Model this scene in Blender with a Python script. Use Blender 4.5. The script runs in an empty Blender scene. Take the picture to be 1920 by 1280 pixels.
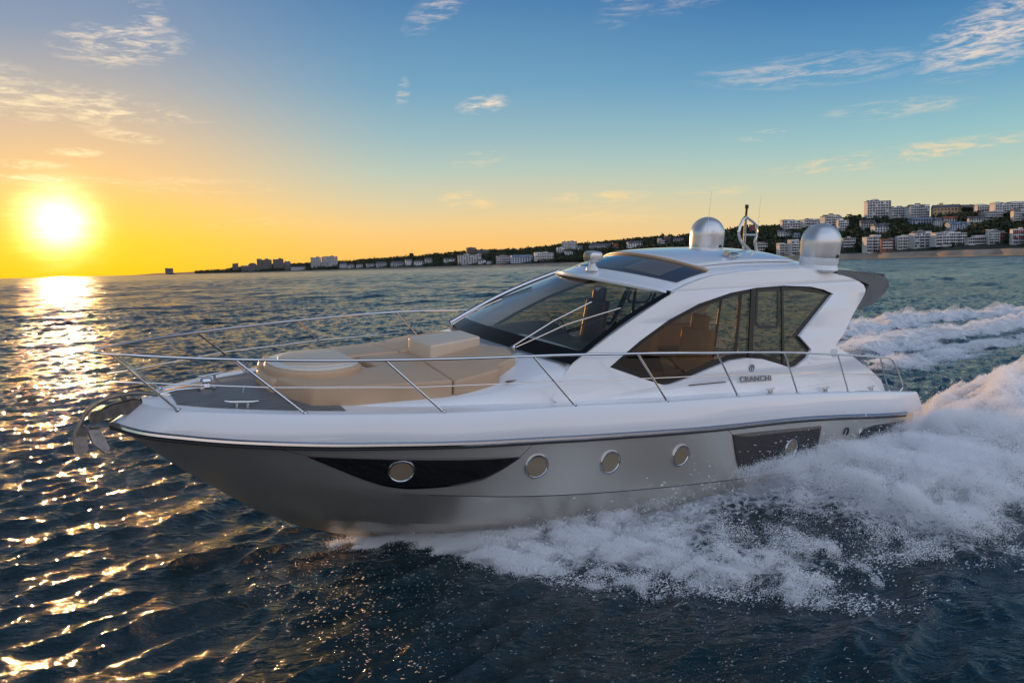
import bpy, bmesh, math, random
import numpy as np
from mathutils import Vector, Matrix
from mathutils.bvhtree import BVHTree
from mathutils.geometry import tessellate_polygon
R = math.radians
random.seed(7)
sc = bpy.context.scene
COL = sc.collection

# ------------------------------------------------------------------ helpers
def lin(r, g, b, a=1.0):
    f = lambda c: (c/255/12.92) if c/255 <= .04045 else ((c/255+.055)/1.055)**2.4
    return (f(r), f(g), f(b), a)

def tag(o, label=None, cat=None, group=None, kind=None):
    if label: o['label'] = label
    if cat: o['category'] = cat
    if group: o['group'] = group
    if kind: o['kind'] = kind
    return o

def empty(name, loc=(0, 0, 0), rot=(0, 0, 0)):
    o = bpy.data.objects.new(name, None); COL.objects.link(o)
    o.location = loc; o.rotation_euler = rot; o.empty_display_size = .5
    return o

def link(name, me, mat=None, parent=None):
    o = bpy.data.objects.new(name, me); COL.objects.link(o)
    if mat is not None and not me.materials: me.materials.append(mat)
    if parent is not None: o.parent = parent
    return o

def mesh(name, V, F, smooth=True, angle=35):
    me = bpy.data.meshes.new(name)
    me.from_pydata([tuple(v) for v in V], [], [tuple(f) for f in F])
    me.validate(); me.update()
    if smooth:
        me.shade_smooth()
        if angle: me.set_sharp_from_angle(angle=R(angle))
    return me

def from_bm(name, bm, smooth=True, angle=35):
    bmesh.ops.recalc_face_normals(bm, faces=bm.faces)
    me = bpy.data.meshes.new(name); bm.to_mesh(me); bm.free()
    if smooth:
        me.shade_smooth()
        if angle: me.set_sharp_from_angle(angle=R(angle))
    return me

class MB:
    """collects pieces of one part"""
    def __init__(s): s.V = []; s.F = []
    def add(s, V, F):
        n = len(s.V); s.V += [tuple(v) for v in V]; s.F += [tuple(i+n for i in f) for f in F]; return s
    def box(s, c, d, rz=0, tilt=0):
        x, y, z = d[0]/2, d[1]/2, d[2]/2; c = Vector(c); m = Matrix.Rotation(rz, 3, 'Z') @ Matrix.Rotation(tilt, 3, 'Y')
        V = [c+m@Vector((i*x, j*y, k*z)) for i in (-1, 1) for j in (-1, 1) for k in (-1, 1)]
        return s.add(V, [(0, 1, 3, 2), (4, 6, 7, 5), (0, 4, 5, 1), (2, 3, 7, 6), (0, 2, 6, 4), (1, 5, 7, 3)])
    def tube(s, pts, r, n=8, cap=True):
        P = [Vector(p) for p in pts]; V = []; F = []
        rr = r if isinstance(r, (list, tuple)) else [r]*len(P)
        t0 = (P[1]-P[0]).normalized(); u = t0.orthogonal().normalized()
        for i, p in enumerate(P):
            a = P[max(i-1, 0)]; b = P[min(i+1, len(P)-1)]; t = (b-a).normalized()
            u = (u-t*u.dot(t)).normalized(); w = t.cross(u)
            for k in range(n):
                an = 2*math.pi*k/n; V.append(p+(u*math.cos(an)+w*math.sin(an))*rr[i])
        for i in range(len(P)-1):
            for k in range(n):
                F.append((i*n+k, i*n+(k+1) % n, (i+1)*n+(k+1) % n, (i+1)*n+k))
        if cap:
            F.append(tuple(range(n))[::-1]); F.append(tuple((len(P)-1)*n+k for k in range(n)))
        return s.add(V, F)
    def lathe(s, prof, c=(0, 0, 0), n=32, axis=None):
        c = Vector(c); V = []; F = []
        m = Matrix.Identity(3) if axis is None else Vector((0, 0, 1)).rotation_difference(Vector(axis)).to_matrix()
        for r, z in prof:
            for k in range(n):
                an = 2*math.pi*k/n; V.append(c+m@Vector((r*math.cos(an), r*math.sin(an), z)))
        for i in range(len(prof)-1):
            for k in range(n): F.append((i*n+k, i*n+(k+1) % n, (i+1)*n+(k+1) % n, (i+1)*n+k))
        F.append(tuple(range(n))[::-1]); F.append(tuple((len(prof)-1)*n+k for k in range(n)))
        return s.add(V, F)
    def build(s, name, mat, parent=None, smooth=True, angle=35):
        return link(name, mesh(name, s.V, s.F, smooth, angle), mat, parent)

def grid_faces(nr, nc, closed=False):
    F = []
    for i in range(nr-1):
        for j in range(nc-1): F.append((i*nc+j, i*nc+j+1, (i+1)*nc+j+1, (i+1)*nc+j))
    return F

def pc(xs, ys):
    """smooth monotone interpolation through a table"""
    o = np.argsort(xs); x = np.array(xs, float)[o]; y = np.array(ys, float)[o]
    h = np.diff(x); d = np.diff(y)/h; m = np.zeros_like(y)
    m[0] = d[0]; m[-1] = d[-1]
    for i in range(1, len(x)-1):
        if d[i-1]*d[i] > 0:
            w1 = 2*h[i]+h[i-1]; w2 = h[i]+2*h[i-1]; m[i] = (w1+w2)/(w1/d[i-1]+w2/d[i])
    def f(q):
        q = min(max(q, x[0]), x[-1]); i = min(max(int(np.searchsorted(x, q))-1, 0), len(h)-1)
        t = (q-x[i])/h[i]; t2 = t*t; t3 = t2*t
        return float((2*t3-3*t2+1)*y[i]+(t3-2*t2+t)*h[i]*m[i]+(-2*t3+3*t2)*y[i+1]+(t3-t2)*h[i]*m[i+1])
    return f

def smooth_path(pts, n=8):
    P = [Vector(p) for p in pts]; out = []
    for i in range(len(P)-1):
        a = P[max(i-1, 0)]; b = P[i]; c = P[i+1]; d = P[min(i+2, len(P)-1)]
        for k in range(n):
            t = k/n
            out.append(.5*((2*b)+(c-a)*t+(2*a-5*b+4*c-d)*t*t+(3*b-a-3*c+d)*t**3))
    out.append(P[-1]); return out

# ------------------------------------------------------------------ materials
def new_mat(name):
    m = bpy.data.materials.new(name); m.use_nodes = True
    nt = m.node_tree; return m, nt, nt.nodes['Principled BSDF'], nt.nodes['Material Output']

def pmat(name, col, rough=.5, metal=0, coat=0, spec=.5, bump=None, vary=None, aniso=0):
    m, nt, b, out = new_mat(name)
    b.inputs['Base Color'].default_value = (*col[:3], 1); b.inputs['Roughness'].default_value = rough
    b.inputs['Metallic'].default_value = metal; b.inputs['Coat Weight'].default_value = coat
    b.inputs['Coat Roughness'].default_value = .04; b.inputs['Specular IOR Level'].default_value = spec
    if bump or vary:
        tc = nt.nodes.new('ShaderNodeTexCoord')
    if bump:
        sc_, st, dist = bump
        n = nt.nodes.new('ShaderNodeTexNoise'); n.inputs['Scale'].default_value = sc_; n.inputs['Detail'].default_value = 5
        bp = nt.nodes.new('ShaderNodeBump'); bp.inputs['Strength'].default_value = st; bp.inputs['Distance'].default_value = dist
        nt.links.new(tc.outputs['Object'], n.inputs['Vector']); nt.links.new(n.outputs['Fac'], bp.inputs['Height'])
        nt.links.new(bp.outputs['Normal'], b.inputs['Normal'])
    if vary:
        sc_, amt = vary
        n = nt.nodes.new('ShaderNodeTexNoise'); n.inputs['Scale'].default_value = sc_; n.inputs['Detail'].default_value = 6
        nt.links.new(tc.outputs['Object'], n.inputs['Vector'])
        r = nt.nodes.new('ShaderNodeMapRange'); r.inputs['From Min'].default_value = .3; r.inputs['From Max'].default_value = .7
        r.inputs['To Min'].default_value = 1-amt; r.inputs['To Max'].default_value = 1+amt
        mx = nt.nodes.new('ShaderNodeMix'); mx.data_type = 'RGBA'; mx.blend_type = 'MULTIPLY'; mx.inputs['Factor'].default_value = 1
        mx.inputs['A'].default_value = (*col[:3], 1)
        nt.links.new(n.outputs['Fac'], r.inputs['Value']); nt.links.new(r.outputs['Result'], mx.inputs['B'])
        nt.links.new(mx.outputs['Result'], b.inputs['Base Color'])
        r2 = nt.nodes.new('ShaderNodeMapRange'); r2.inputs['From Min'].default_value = .3; r2.inputs['From Max'].default_value = .7
        r2.inputs['To Min'].default_value = max(rough-.06, .01); r2.inputs['To Max'].default_value = rough+.08
        nt.links.new(n.outputs['Fac'], r2.inputs['Value']); nt.links.new(r2.outputs['Result'], b.inputs['Roughness'])
    return m

def glass_mat(name, tint, refl=1.0, base=.045):
    m, nt, b, out = new_mat(name); nt.nodes.remove(b)
    t = nt.nodes.new('ShaderNodeBsdfTransparent'); t.inputs['Color'].default_value = (*tint, 1)
    g = nt.nodes.new('ShaderNodeBsdfGlossy'); g.inputs['Roughness'].default_value = .015; g.inputs['Color'].default_value = (refl, refl, refl, 1)
    ge = nt.nodes.new('ShaderNodeNewGeometry'); dt = nt.nodes.new('ShaderNodeVectorMath'); dt.operation = 'DOT_PRODUCT'
    nt.links.new(ge.outputs['Incoming'], dt.inputs[0]); nt.links.new(ge.outputs['Normal'], dt.inputs[1])
    def mt(op, x, y, z=None):
        n = nt.nodes.new('ShaderNodeMath'); n.operation = op
        for i, v in enumerate((x, y, z)):
            if v is None: continue
            if isinstance(v, (int, float)): n.inputs[i].default_value = v
            else: nt.links.new(v, n.inputs[i])
        return n.outputs[0]
    fz = mt('MULTIPLY_ADD', mt('POWER', mt('SUBTRACT', 1, mt('ABSOLUTE', dt.outputs['Value'], 0)), 5), .90, base)
    mx = nt.nodes.new('ShaderNodeMixShader')
    nt.links.new(fz, mx.inputs['Fac']); nt.links.new(t.outputs[0], mx.inputs[1]); nt.links.new(g.outputs[0], mx.inputs[2])
    nt.links.new(mx.outputs[0], out.inputs['Surface']); return m

M = {}
M['white'] = pmat('white_gelcoat', (.78, .78, .78), .16, coat=.6, vary=(1.3, .03))
M['white_side'] = pmat('white_topside_gelcoat', (.72, .72, .73), .10, coat=1.0, bump=(1.1, .10, .05))
M['hull'] = pmat('champagne_hull_paint', (.80, .75, .66), .36, metal=.82, coat=.2, bump=(.9, .08, .05))
M['chrome'] = pmat('polished_steel', (.60, .59, .58), .10, metal=1)
M['strip'] = pmat('rub_rail_steel', (.55, .55, .57), .14, metal=1)
M['black'] = pmat('black_gloss', (.010, .010, .011), .08, coat=.5)
M['frit'] = pmat('black_glass_border', (.010, .010, .011), .25, spec=.2)
M['rubber'] = pmat('black_rubber', (.02, .02, .02), .55)
M['vinyl'] = pmat('tan_vinyl', (.55, .37, .23), .42, bump=(38, .12, .006), vary=(2.2, .07))
M['vinyl2'] = pmat('cream_vinyl', (.66, .52, .38), .38, bump=(30, .12, .006), vary=(2.0, .06))
M['silver'] = pmat('silver_dome_paint', (.64, .63, .62), .26, metal=.6)
M['grey'] = pmat('dark_grey_paint', (.13, .125, .125), .3, coat=.3, vary=(2, .06))
M['panel'] = pmat('dark_brown_panel', (.045, .040, .037), .22)
M['anchor'] = pmat('galvanised_steel', (.20, .18, .16), .45, metal=.8, vary=(14, .3))
M['dash'] = pmat('dark_dash_leather', (.035, .033, .033), .45, vary=(6, .1))
M['seat'] = pmat('tan_seat_leather', (.55, .36, .18), .4, vary=(4, .1))
M['seatdark'] = pmat('brown_seat_leather', (.10, .065, .05), .4, vary=(4, .1))
M['cabin'] = pmat('cabin_lining', (.20, .15, .10), .5, vary=(2, .05))
M['floor'] = pmat('walnut_cabin_floor', (.12, .07, .04), .35, vary=(5, .2))
M['letter'] = pmat('grey_lettering', (.16, .16, .17), .3, metal=.6)
M['ws'] = glass_mat('windscreen_glass', (.84, .90, .91), 1.0, .12)
M['sideglass'] = glass_mat('bronze_side_glass', (.50, .40, .26), 1.0, .018)
M['roofglass'] = pmat('dark_roof_glass', (.055, .07, .095), .05, coat=.5)
M['porthole'] = pmat('porthole_glass', (.26, .20, .135), .18, coat=1)
M['cream'] = pmat('cream_gelcoat', (.72, .66, .58), .2, coat=.6)
def teak():
    m, nt, b, out = new_mat('grey_teak_planks')
    tc = nt.nodes.new('ShaderNodeTexCoord'); sp = nt.nodes.new('ShaderNodeSeparateXYZ'); nt.links.new(tc.outputs['Object'], sp.inputs[0])
    mu = nt.nodes.new('ShaderNodeMath'); mu.operation = 'MULTIPLY'; mu.inputs[1].default_value = 1/.055; nt.links.new(sp.outputs['Y'], mu.inputs[0])
    fr = nt.nodes.new('ShaderNodeMath'); fr.operation = 'FRACT'; nt.links.new(mu.outputs[0], fr.inputs[0])
    lt = nt.nodes.new('ShaderNodeMath'); lt.operation = 'LESS_THAN'; lt.inputs[1].default_value = .16; nt.links.new(fr.outputs[0], lt.inputs[0])
    mp = nt.nodes.new('ShaderNodeMapping'); mp.inputs['Scale'].default_value = (1.5, 40, 10); nt.links.new(tc.outputs['Object'], mp.inputs[0])
    n = nt.nodes.new('ShaderNodeTexNoise'); n.inputs['Scale'].default_value = 2; n.inputs['Detail'].default_value = 6; nt.links.new(mp.outputs[0], n.inputs['Vector'])
    cr = nt.nodes.new('ShaderNodeValToRGB'); cr.color_ramp.elements[0].position = .3; cr.color_ramp.elements[0].color = (.13, .13, .13, 1)
    cr.color_ramp.elements[1].position = .75; cr.color_ramp.elements[1].color = (.25, .245, .24, 1); nt.links.new(n.outputs['Fac'], cr.inputs[0])
    mx = nt.nodes.new('ShaderNodeMix'); mx.data_type = 'RGBA'; mx.inputs['B'].default_value = (.03, .03, .03, 1)
    nt.links.new(lt.outputs[0], mx.inputs['Factor']); nt.links.new(cr.outputs[0], mx.inputs['A']); nt.links.new(mx.outputs['Result'], b.inputs['Base Color'])
    b.inputs['Roughness'].default_value = .5; return m
M['teak'] = teak()

# ------------------------------------------------------------------ camera
CAMZ = 3.7
cam = bpy.data.cameras.new('camera'); co = bpy.data.objects.new('camera', cam); COL.objects.link(co); sc.camera = co
cam.sensor_width = 36; cam.lens = 26.25; cam.clip_start = .1; cam.clip_end = 60000
rt = Vector((.99966109, -.00264446, -.02589818)); dn = Vector((-.02603284, -.10154716, -.99449005)); fw = Vector((0, .99482721, -.10158159))
co.matrix_world = Matrix(((rt.x, -dn.x, -fw.x, 0), (rt.y, -dn.y, -fw.y, 0), (rt.z, -dn.z, -fw.z, CAMZ), (0, 0, 0, 1)))
sc.view_settings.view_transform = 'Standard'; sc.view_settings.look = 'None'; sc.view_settings.exposure = 0; sc.view_settings.gamma = 1
sc.render.engine = 'CYCLES'
sc.cycles.max_bounces = 8; sc.cycles.transparent_max_bounces = 12; sc.cycles.caustics_reflective = False; sc.cycles.caustics_refractive = False
sc.cycles.sample_clamp_indirect = 6

# ------------------------------------------------------------------ sky and sun
SUN_AZ, SUN_EL = R(-30.77), R(3.5)      # azimuth clockwise from +Y
sun_dir = Vector((math.cos(SUN_EL)*math.sin(SUN_AZ), math.cos(SUN_EL)*math.cos(SUN_AZ), math.sin(SUN_EL)))
sl = bpy.data.lights.new('sun', 'SUN'); so = bpy.data.objects.new('sun', sl); COL.objects.link(so)
sl.energy = 3.4; sl.angle = R(.6); sl.color = (1, .52, .20)
so.rotation_euler = sun_dir.to_track_quat('Z', 'Y').to_euler(); so.location = (-40, 60, 40)

w = bpy.data.worlds.new('World'); sc.world = w; w.use_nodes = True
nt = w.node_tree
for n in list(nt.nodes): nt.nodes.remove(n)
def N(t, **k):
    n = nt.nodes.new(t)
    for a, v in k.items(): setattr(n, a, v)
    return n
def mth(op, a, b=None, c=None, clamp=False):
    n = N('ShaderNodeMath', operation=op, use_clamp=clamp)
    for i, v in enumerate((a, b, c)):
        if v is None: continue
        if isinstance(v, (int, float)): n.inputs[i].default_value = v
        else: nt.links.new(v, n.inputs[i])
    return n.outputs[0]
def sstep(x, a, b):
    n = N('ShaderNodeMapRange', interpolation_type='SMOOTHSTEP'); nt.links.new(x, n.inputs['Value'])
    n.inputs['From Min'].default_value = a; n.inputs['From Max'].default_value = b; return n.outputs['Result']
def mixc(f, a, b, blend='MIX'):
    n = N('ShaderNodeMix', data_type='RGBA', blend_type=blend)
    if isinstance(f, (int, float)): n.inputs['Factor'].default_value = f
    else: nt.links.new(f, n.inputs['Factor'])
    for s_, v in (('A', a), ('B', b)):
        if isinstance(v, tuple): n.inputs[s_].default_value = v
        else: nt.links.new(v, n.inputs[s_])
    return n.outputs['Result']
tc = N('ShaderNodeTexCoord'); D = tc.outputs['Generated']
sp = N('ShaderNodeSeparateXYZ'); nt.links.new(D, sp.inputs[0])
el = mth('MULTIPLY', mth('ARCSINE', mth('MINIMUM', mth('MAXIMUM', sp.outputs['Z'], -1), 1)), 180/math.pi)
az = mth('MULTIPLY', mth('ARCTAN2', sp.outputs['X'], sp.outputs['Y']), 180/math.pi)
t = mth('DIVIDE', mth('MAXIMUM', el, 0), 60, clamp=True)
def ramp(stops):
    n = N('ShaderNodeValToRGB'); cr = n.color_ramp; cr.interpolation = 'B_SPLINE' if False else 'LINEAR'
    for i, (e, c) in enumerate(stops):
        x = e/60
        if i < 2: s = cr.elements[i]; s.position = x
        else: s = cr.elements.new(x)
        s.color = lin(*c)
    nt.links.new(t, n.inputs[0]); return n.outputs[0]
r_sun = ramp([(0, (255, 190, 10)), (2.2, (255, 198, 36)), (4.5, (250, 198, 96)), (6.5, (238, 194, 132)), (9, (216, 187, 152)), (12, (178, 174, 170)), (15.5, (134, 153, 178)), (20, (102, 136, 176)), (28, (128, 140, 152)), (60, (74, 88, 104))])  # upper stops, out of view, lifted so the water reflects a paler sky
r_mid = ramp([(0, (251, 186, 94)), (1.6, (249, 195, 116)), (3.2, (238, 203, 142)), (5, (212, 203, 170)), (7, (182, 199, 186)), (9.5, (150, 184, 192)), (13, (112, 162, 192)), (20, (66, 120, 172)), (32, (98, 120, 142)), (60, (58, 76, 96))])
r_rgt = ramp([(0, (238, 208, 156)), (2.5, (222, 208, 168)), (5, (190, 206, 186)), (8, (148, 192, 198)), (12, (98, 156, 194)), (18, (46, 108, 168)), (26, (44, 86, 134)), (60, (32, 54, 82))])
r_bck_fill = mixc(1, ramp([(0, (232, 212, 198)), (8, (216, 211, 218)), (18, (202, 213, 236)), (40, (192, 208, 236)), (60, (150, 172, 208))]), (1.42, 1.42, 1.42, 1), 'MULTIPLY')  # sky behind the camera, added brighter than elsewhere to fill the yacht's shaded side
azd = mth('ABSOLUTE', mth('SUBTRACT', az, math.degrees(SUN_AZ)))
azd = mth('MINIMUM', azd, mth('SUBTRACT', 360, azd))
sky = mixc(sstep(azd, 1, 25), r_sun, r_mid)
sky = mixc(sstep(azd, 26, 64), sky, r_rgt)
sky = mixc(sstep(azd, 78, 130), sky, r_bck_fill)
# wispy cirrus, laid out by compass direction and height
mp = N('ShaderNodeCombineXYZ'); nt.links.new(mth('MULTIPLY', az, .085), mp.inputs[0]); nt.links.new(mth('MULTIPLY', el, .42), mp.inputs[1])
n1 = N('ShaderNodeTexNoise'); n1.inputs['Scale'].default_value = 2.3; n1.inputs['Detail'].default_value = 8; n1.inputs['Roughness'].default_value = .62; n1.inputs['Distortion'].default_value = 1.7
nt.links.new(mp.outputs[0], n1.inputs['Vector'])
n2 = N('ShaderNodeTexNoise'); n2.inputs['Scale'].default_value = 7; n2.inputs['Detail'].default_value = 7; n2.inputs['Distortion'].default_value = 1.4; n2.inputs['Roughness'].default_value = .65
nt.links.new(mp.outputs[0], n2.inputs['Vector'])
nz = mth('ADD', mth('MULTIPLY', n1.outputs['Fac'], .62), mth('MULTIPLY', n2.outputs['Fac'], .38))
#         az     el    half-w half-h slope  strength
CL = [(-26.3, 14.9, 4.6, 1.6, .10, 1.0), (-24.8, 17.2, 1.6, 1.8, -.5, .8), (-33.5, 18.0, 3.2, 1.0, -.25, .5), (-31.0, 11.0, 9.0, 1.5, -.05, .75), (-34.5, 11.6, 4.0, 1.9, .05, .55),
      (-26.5, 9.2, 2.6, .45, -.1, .7), (-31.0, 6.2, 5.0, .42, 0, 1.0), (-32.5, 7.1, 3.0, .35, .02, .9), (-29.5, 8.0, 1.8, .35, .03, .9), (-27.5, 10.6, 7.5, .45, -.02, .95), (-22, 6.0, 6.0, .7, -.02, .45), (-17.5, 3.6, 5.0, .35, .08, .45), (-1.7, 11.8, 2.2, .75, .12, .9), (-7.6, 12.6, .6, 1.2, .6, .5),
      (-3.0, 4.9, 2.6, .75, -.05, .95), (6.8, 4.9, 4.6, .55, 0, .75), (-2.2, 7.9, 2.2, .7, .15, .45), (5.5, 3.4, 9, 1.0, .05, .4), (18.5, 8.6, 1.8, .45, .1, .75), (27, 6.6, 9, .7, .07, .75), (14.5, 4.8, 4, .5, .08, .4),
      (33, 13.6, 5.5, 2.4, .3, .85), (22, 12.6, 9, 1.2, -.02, .42), (16, 19.0, 6, 1.4, .25, .35), (9.5, 18.6, 3, 1.8, .5, .30), (-4.5, 18.6, 3.2, 1.5, .6, .5), (27, 9.6, 5, .7, 0, .4)]
acc = None
for a0, e0, sa, se, sl_, st in CL:
    da = mth('SUBTRACT', az, a0)
    dx = mth('DIVIDE', da, sa); dy = mth('DIVIDE', mth('SUBTRACT', mth('SUBTRACT', el, e0), mth('MULTIPLY', da, sl_)), se)
    q = mth('SUBTRACT', 1, mth('ADD', mth('MULTIPLY', dx, dx), mth('MULTIPLY', dy, dy)), clamp=True)
    q = mth('MULTIPLY', q, st)
    acc = q if acc is None else mth('MAXIMUM', acc, q)
wf = mth('MULTIPLY', mth('MULTIPLY', sstep(nz, .43, .64), mth('POWER', acc, .9)), 1.0, clamp=True)
cloudc = mixc(sstep(el, 3, 14), lin(255, 216, 148), lin(246, 224, 206))
# the sun's own glow in the air
vd = N('ShaderNodeVectorMath', operation='DOT_PRODUCT'); nt.links.new(D, vd.inputs[0]); vd.inputs[1].default_value = sun_dir
nrm = N('ShaderNodeVectorMath', operation='LENGTH'); nt.links.new(D, nrm.inputs[0])
ang = mth('MULTIPLY', mth('ARCCOSINE', mth('MINIMUM', mth('DIVIDE', vd.outputs['Value'], nrm.outputs['Value']), 1)), 180/math.pi)
ang = mth('ADD', ang, mth('MULTIPLY', mth('SUBTRACT', n1.outputs['Fac'], .5), 1.2))
g1 = mth('MULTIPLY', mth('EXPONENT', mth('MULTIPLY', mth('MULTIPLY', ang, ang), -1/2.6)), 3.6)
g2 = mth('MULTIPLY', mth('EXPONENT', mth('MULTIPLY', ang, -1/2.2)), .22)
glow = mixc(1, mixc(1, (1, .80, .38, 1), g1, 'MULTIPLY'), mixc(1, (1, .66, .10, 1), g2, 'MULTIPLY'), 'ADD')
sky = mixc(1, sky, glow, 'ADD')
cloudc = mixc(sstep(ang, 16, 3), cloudc, (1.15, .93, .52, 1))
sky = mixc(wf, sky, cloudc)
bg = N('ShaderNodeBackground'); nt.links.new(sky, bg.inputs['Color']); bg.inputs['Strength'].default_value = 1.0
# physical sky underneath
ns = N('ShaderNodeTexSky', sky_type='NISHITA'); ns.sun_disc = False; ns.sun_elevation = SUN_EL; ns.sun_rotation = SUN_AZ
bg2 = N('ShaderNodeBackground'); nt.links.new(ns.outputs[0], bg2.inputs['Color']); bg2.inputs['Strength'].default_value = .006
ad = N('ShaderNodeAddShader'); nt.links.new(bg.outputs[0], ad.inputs[0]); nt.links.new(bg2.outputs[0], ad.inputs[1])
wo = N('ShaderNodeOutputWorld'); nt.links.new(ad.outputs[0], wo.inputs['Surface'])
w.cycles.sampling_method = 'MANUAL'; w.cycles.sample_map_resolution = 1024
# ------------------------------------------------------------------ sea
BOAT_LOC = Vector((6.42, 15.94, -.60)); BOAT_ROT = (R(-6.3), R(-.7), R(214.9))
FWD = np.array([math.cos(R(214.9)), math.sin(R(214.9))]); PORT = np.array([-FWD[1], FWD[0]])
def boat_uv(X, Y):
    dx = X-6.42; dy = Y-15.94
    return dx*FWD[0]+dy*FWD[1], dx*PORT[0]+dy*PORT[1]
def uv_world(u, v): return 6.42+u*FWD[0]+v*PORT[0], 15.94+u*FWD[1]+v*PORT[1]
rng = np.random.default_rng(11)
_lat = rng.random((64, 64, 64)).astype(np.float32)
def vnoise(x, y, z):
    xi = np.floor(x).astype(int); yi = np.floor(y).astype(int); zi = np.floor(z).astype(int)
    fx = x-xi; fy = y-yi; fz = z-zi
    fx = fx*fx*(3-2*fx); fy = fy*fy*(3-2*fy); fz = fz*fz*(3-2*fz)
    g = lambda a, b, c: _lat[(xi+a) & 63, (yi+b) & 63, (zi+c) & 63]
    x00 = g(0, 0, 0)*(1-fx)+g(1, 0, 0)*fx; x10 = g(0, 1, 0)*(1-fx)+g(1, 1, 0)*fx
    x01 = g(0, 0, 1)*(1-fx)+g(1, 0, 1)*fx; x11 = g(0, 1, 1)*(1-fx)+g(1, 1, 1)*fx
    return (x00*(1-fy)+x10*fy)*(1-fz)+(x01*(1-fy)+x11*fy)*fz
def fbm(x, y, z, o=4):
    s = 0; a = .5; n = 0
    for i in range(o):
        s = s+a*vnoise(x*2**i+7.3*i, y*2**i+3.1*i, z*2**i); n += a; a *= .5
    return s/n
def sst(x, a, b):
    t = np.clip((x-a)/(b-a), 0, 1); return t*t*(3-2*t)
def seg_dist(X, Y, pts):
    """distance to a polyline, fraction along it and signed side"""
    best = np.full(X.shape, 1e9); fr = np.zeros(X.shape); sd = np.zeros(X.shape)
    P = np.array(pts, float); L = np.r_[0, np.cumsum(np.hypot(*np.diff(P, axis=0).T))]
    for i in range(len(P)-1):
        a, b = P[i], P[i+1]; d = b-a; l2 = d@d
        tt = np.clip(((X-a[0])*d[0]+(Y-a[1])*d[1])/l2, 0, 1)
        ex = X-a[0]-tt*d[0]; ey = Y-a[1]-tt*d[1]; ds = np.hypot(ex, ey)
        m = ds < best; best[m] = ds[m]; fr[m] = ((L[i]+tt*(L[i+1]-L[i]))/L[-1])[m]
        sd[m] = np.sign(d[0]*ey-d[1]*ex)[m]
    return best, fr, sd
# where the thrown water lands, in boat coordinates (ahead, to port)
LU = [-30, -14, -8, -4, 0, 2, 4, 5, 5.6, 6.2, 6.8, 7.2, 7.7, 8.2, 8.7, 9.1, 9.5, 9.75, 10.1, 10.5, 11.0]
LV = [9, 8.0, 7.2, 6.8, 6.4, 6.2, 6.0, 5.8, 5.2, 5.0, 5.5, 5.6, 5.2, 4.4, 3.7, 3.2, 2.55, 1.45, .75, .40, .05]
HU = [-30, -6, 0, 4, 6, 8, 9, 9.6, 10.3, 11]; HV = [-3.0, .6, 1.75, 1.85, 1.75, 1.25, .8, .45, .15, 0]
TR_FAR = [(13.0, 24.5), (17.5, 29.5), (24, 33), (34, 38), (60, 50)]
R1 = [(14.2, 33.2), (16.4, 36.3), (22.2, 41.8), (26.4, 43.8), (31.6, 45.9), (50, 53)]
R2 = [(12.4, 28.2), (14.1, 29.7), (17.5, 33), (21, 34.8), (27, 39), (46, 50)]
R3 = [(11.6, 24.0), (13.3, 25.7), (15.4, 27.4), (17.9, 29.7), (22.5, 32.7), (42, 45)]
C1 = [(7.4, 14.6), (8.84, 15.31), (11.6, 18.06), (14.6, 21.1), (24, 30), (40, 43)]
C2 = [(7.0, 12.9), (9.0, 14.0), (11.1, 16.0), (15, 19.6), (26, 29)]
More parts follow.
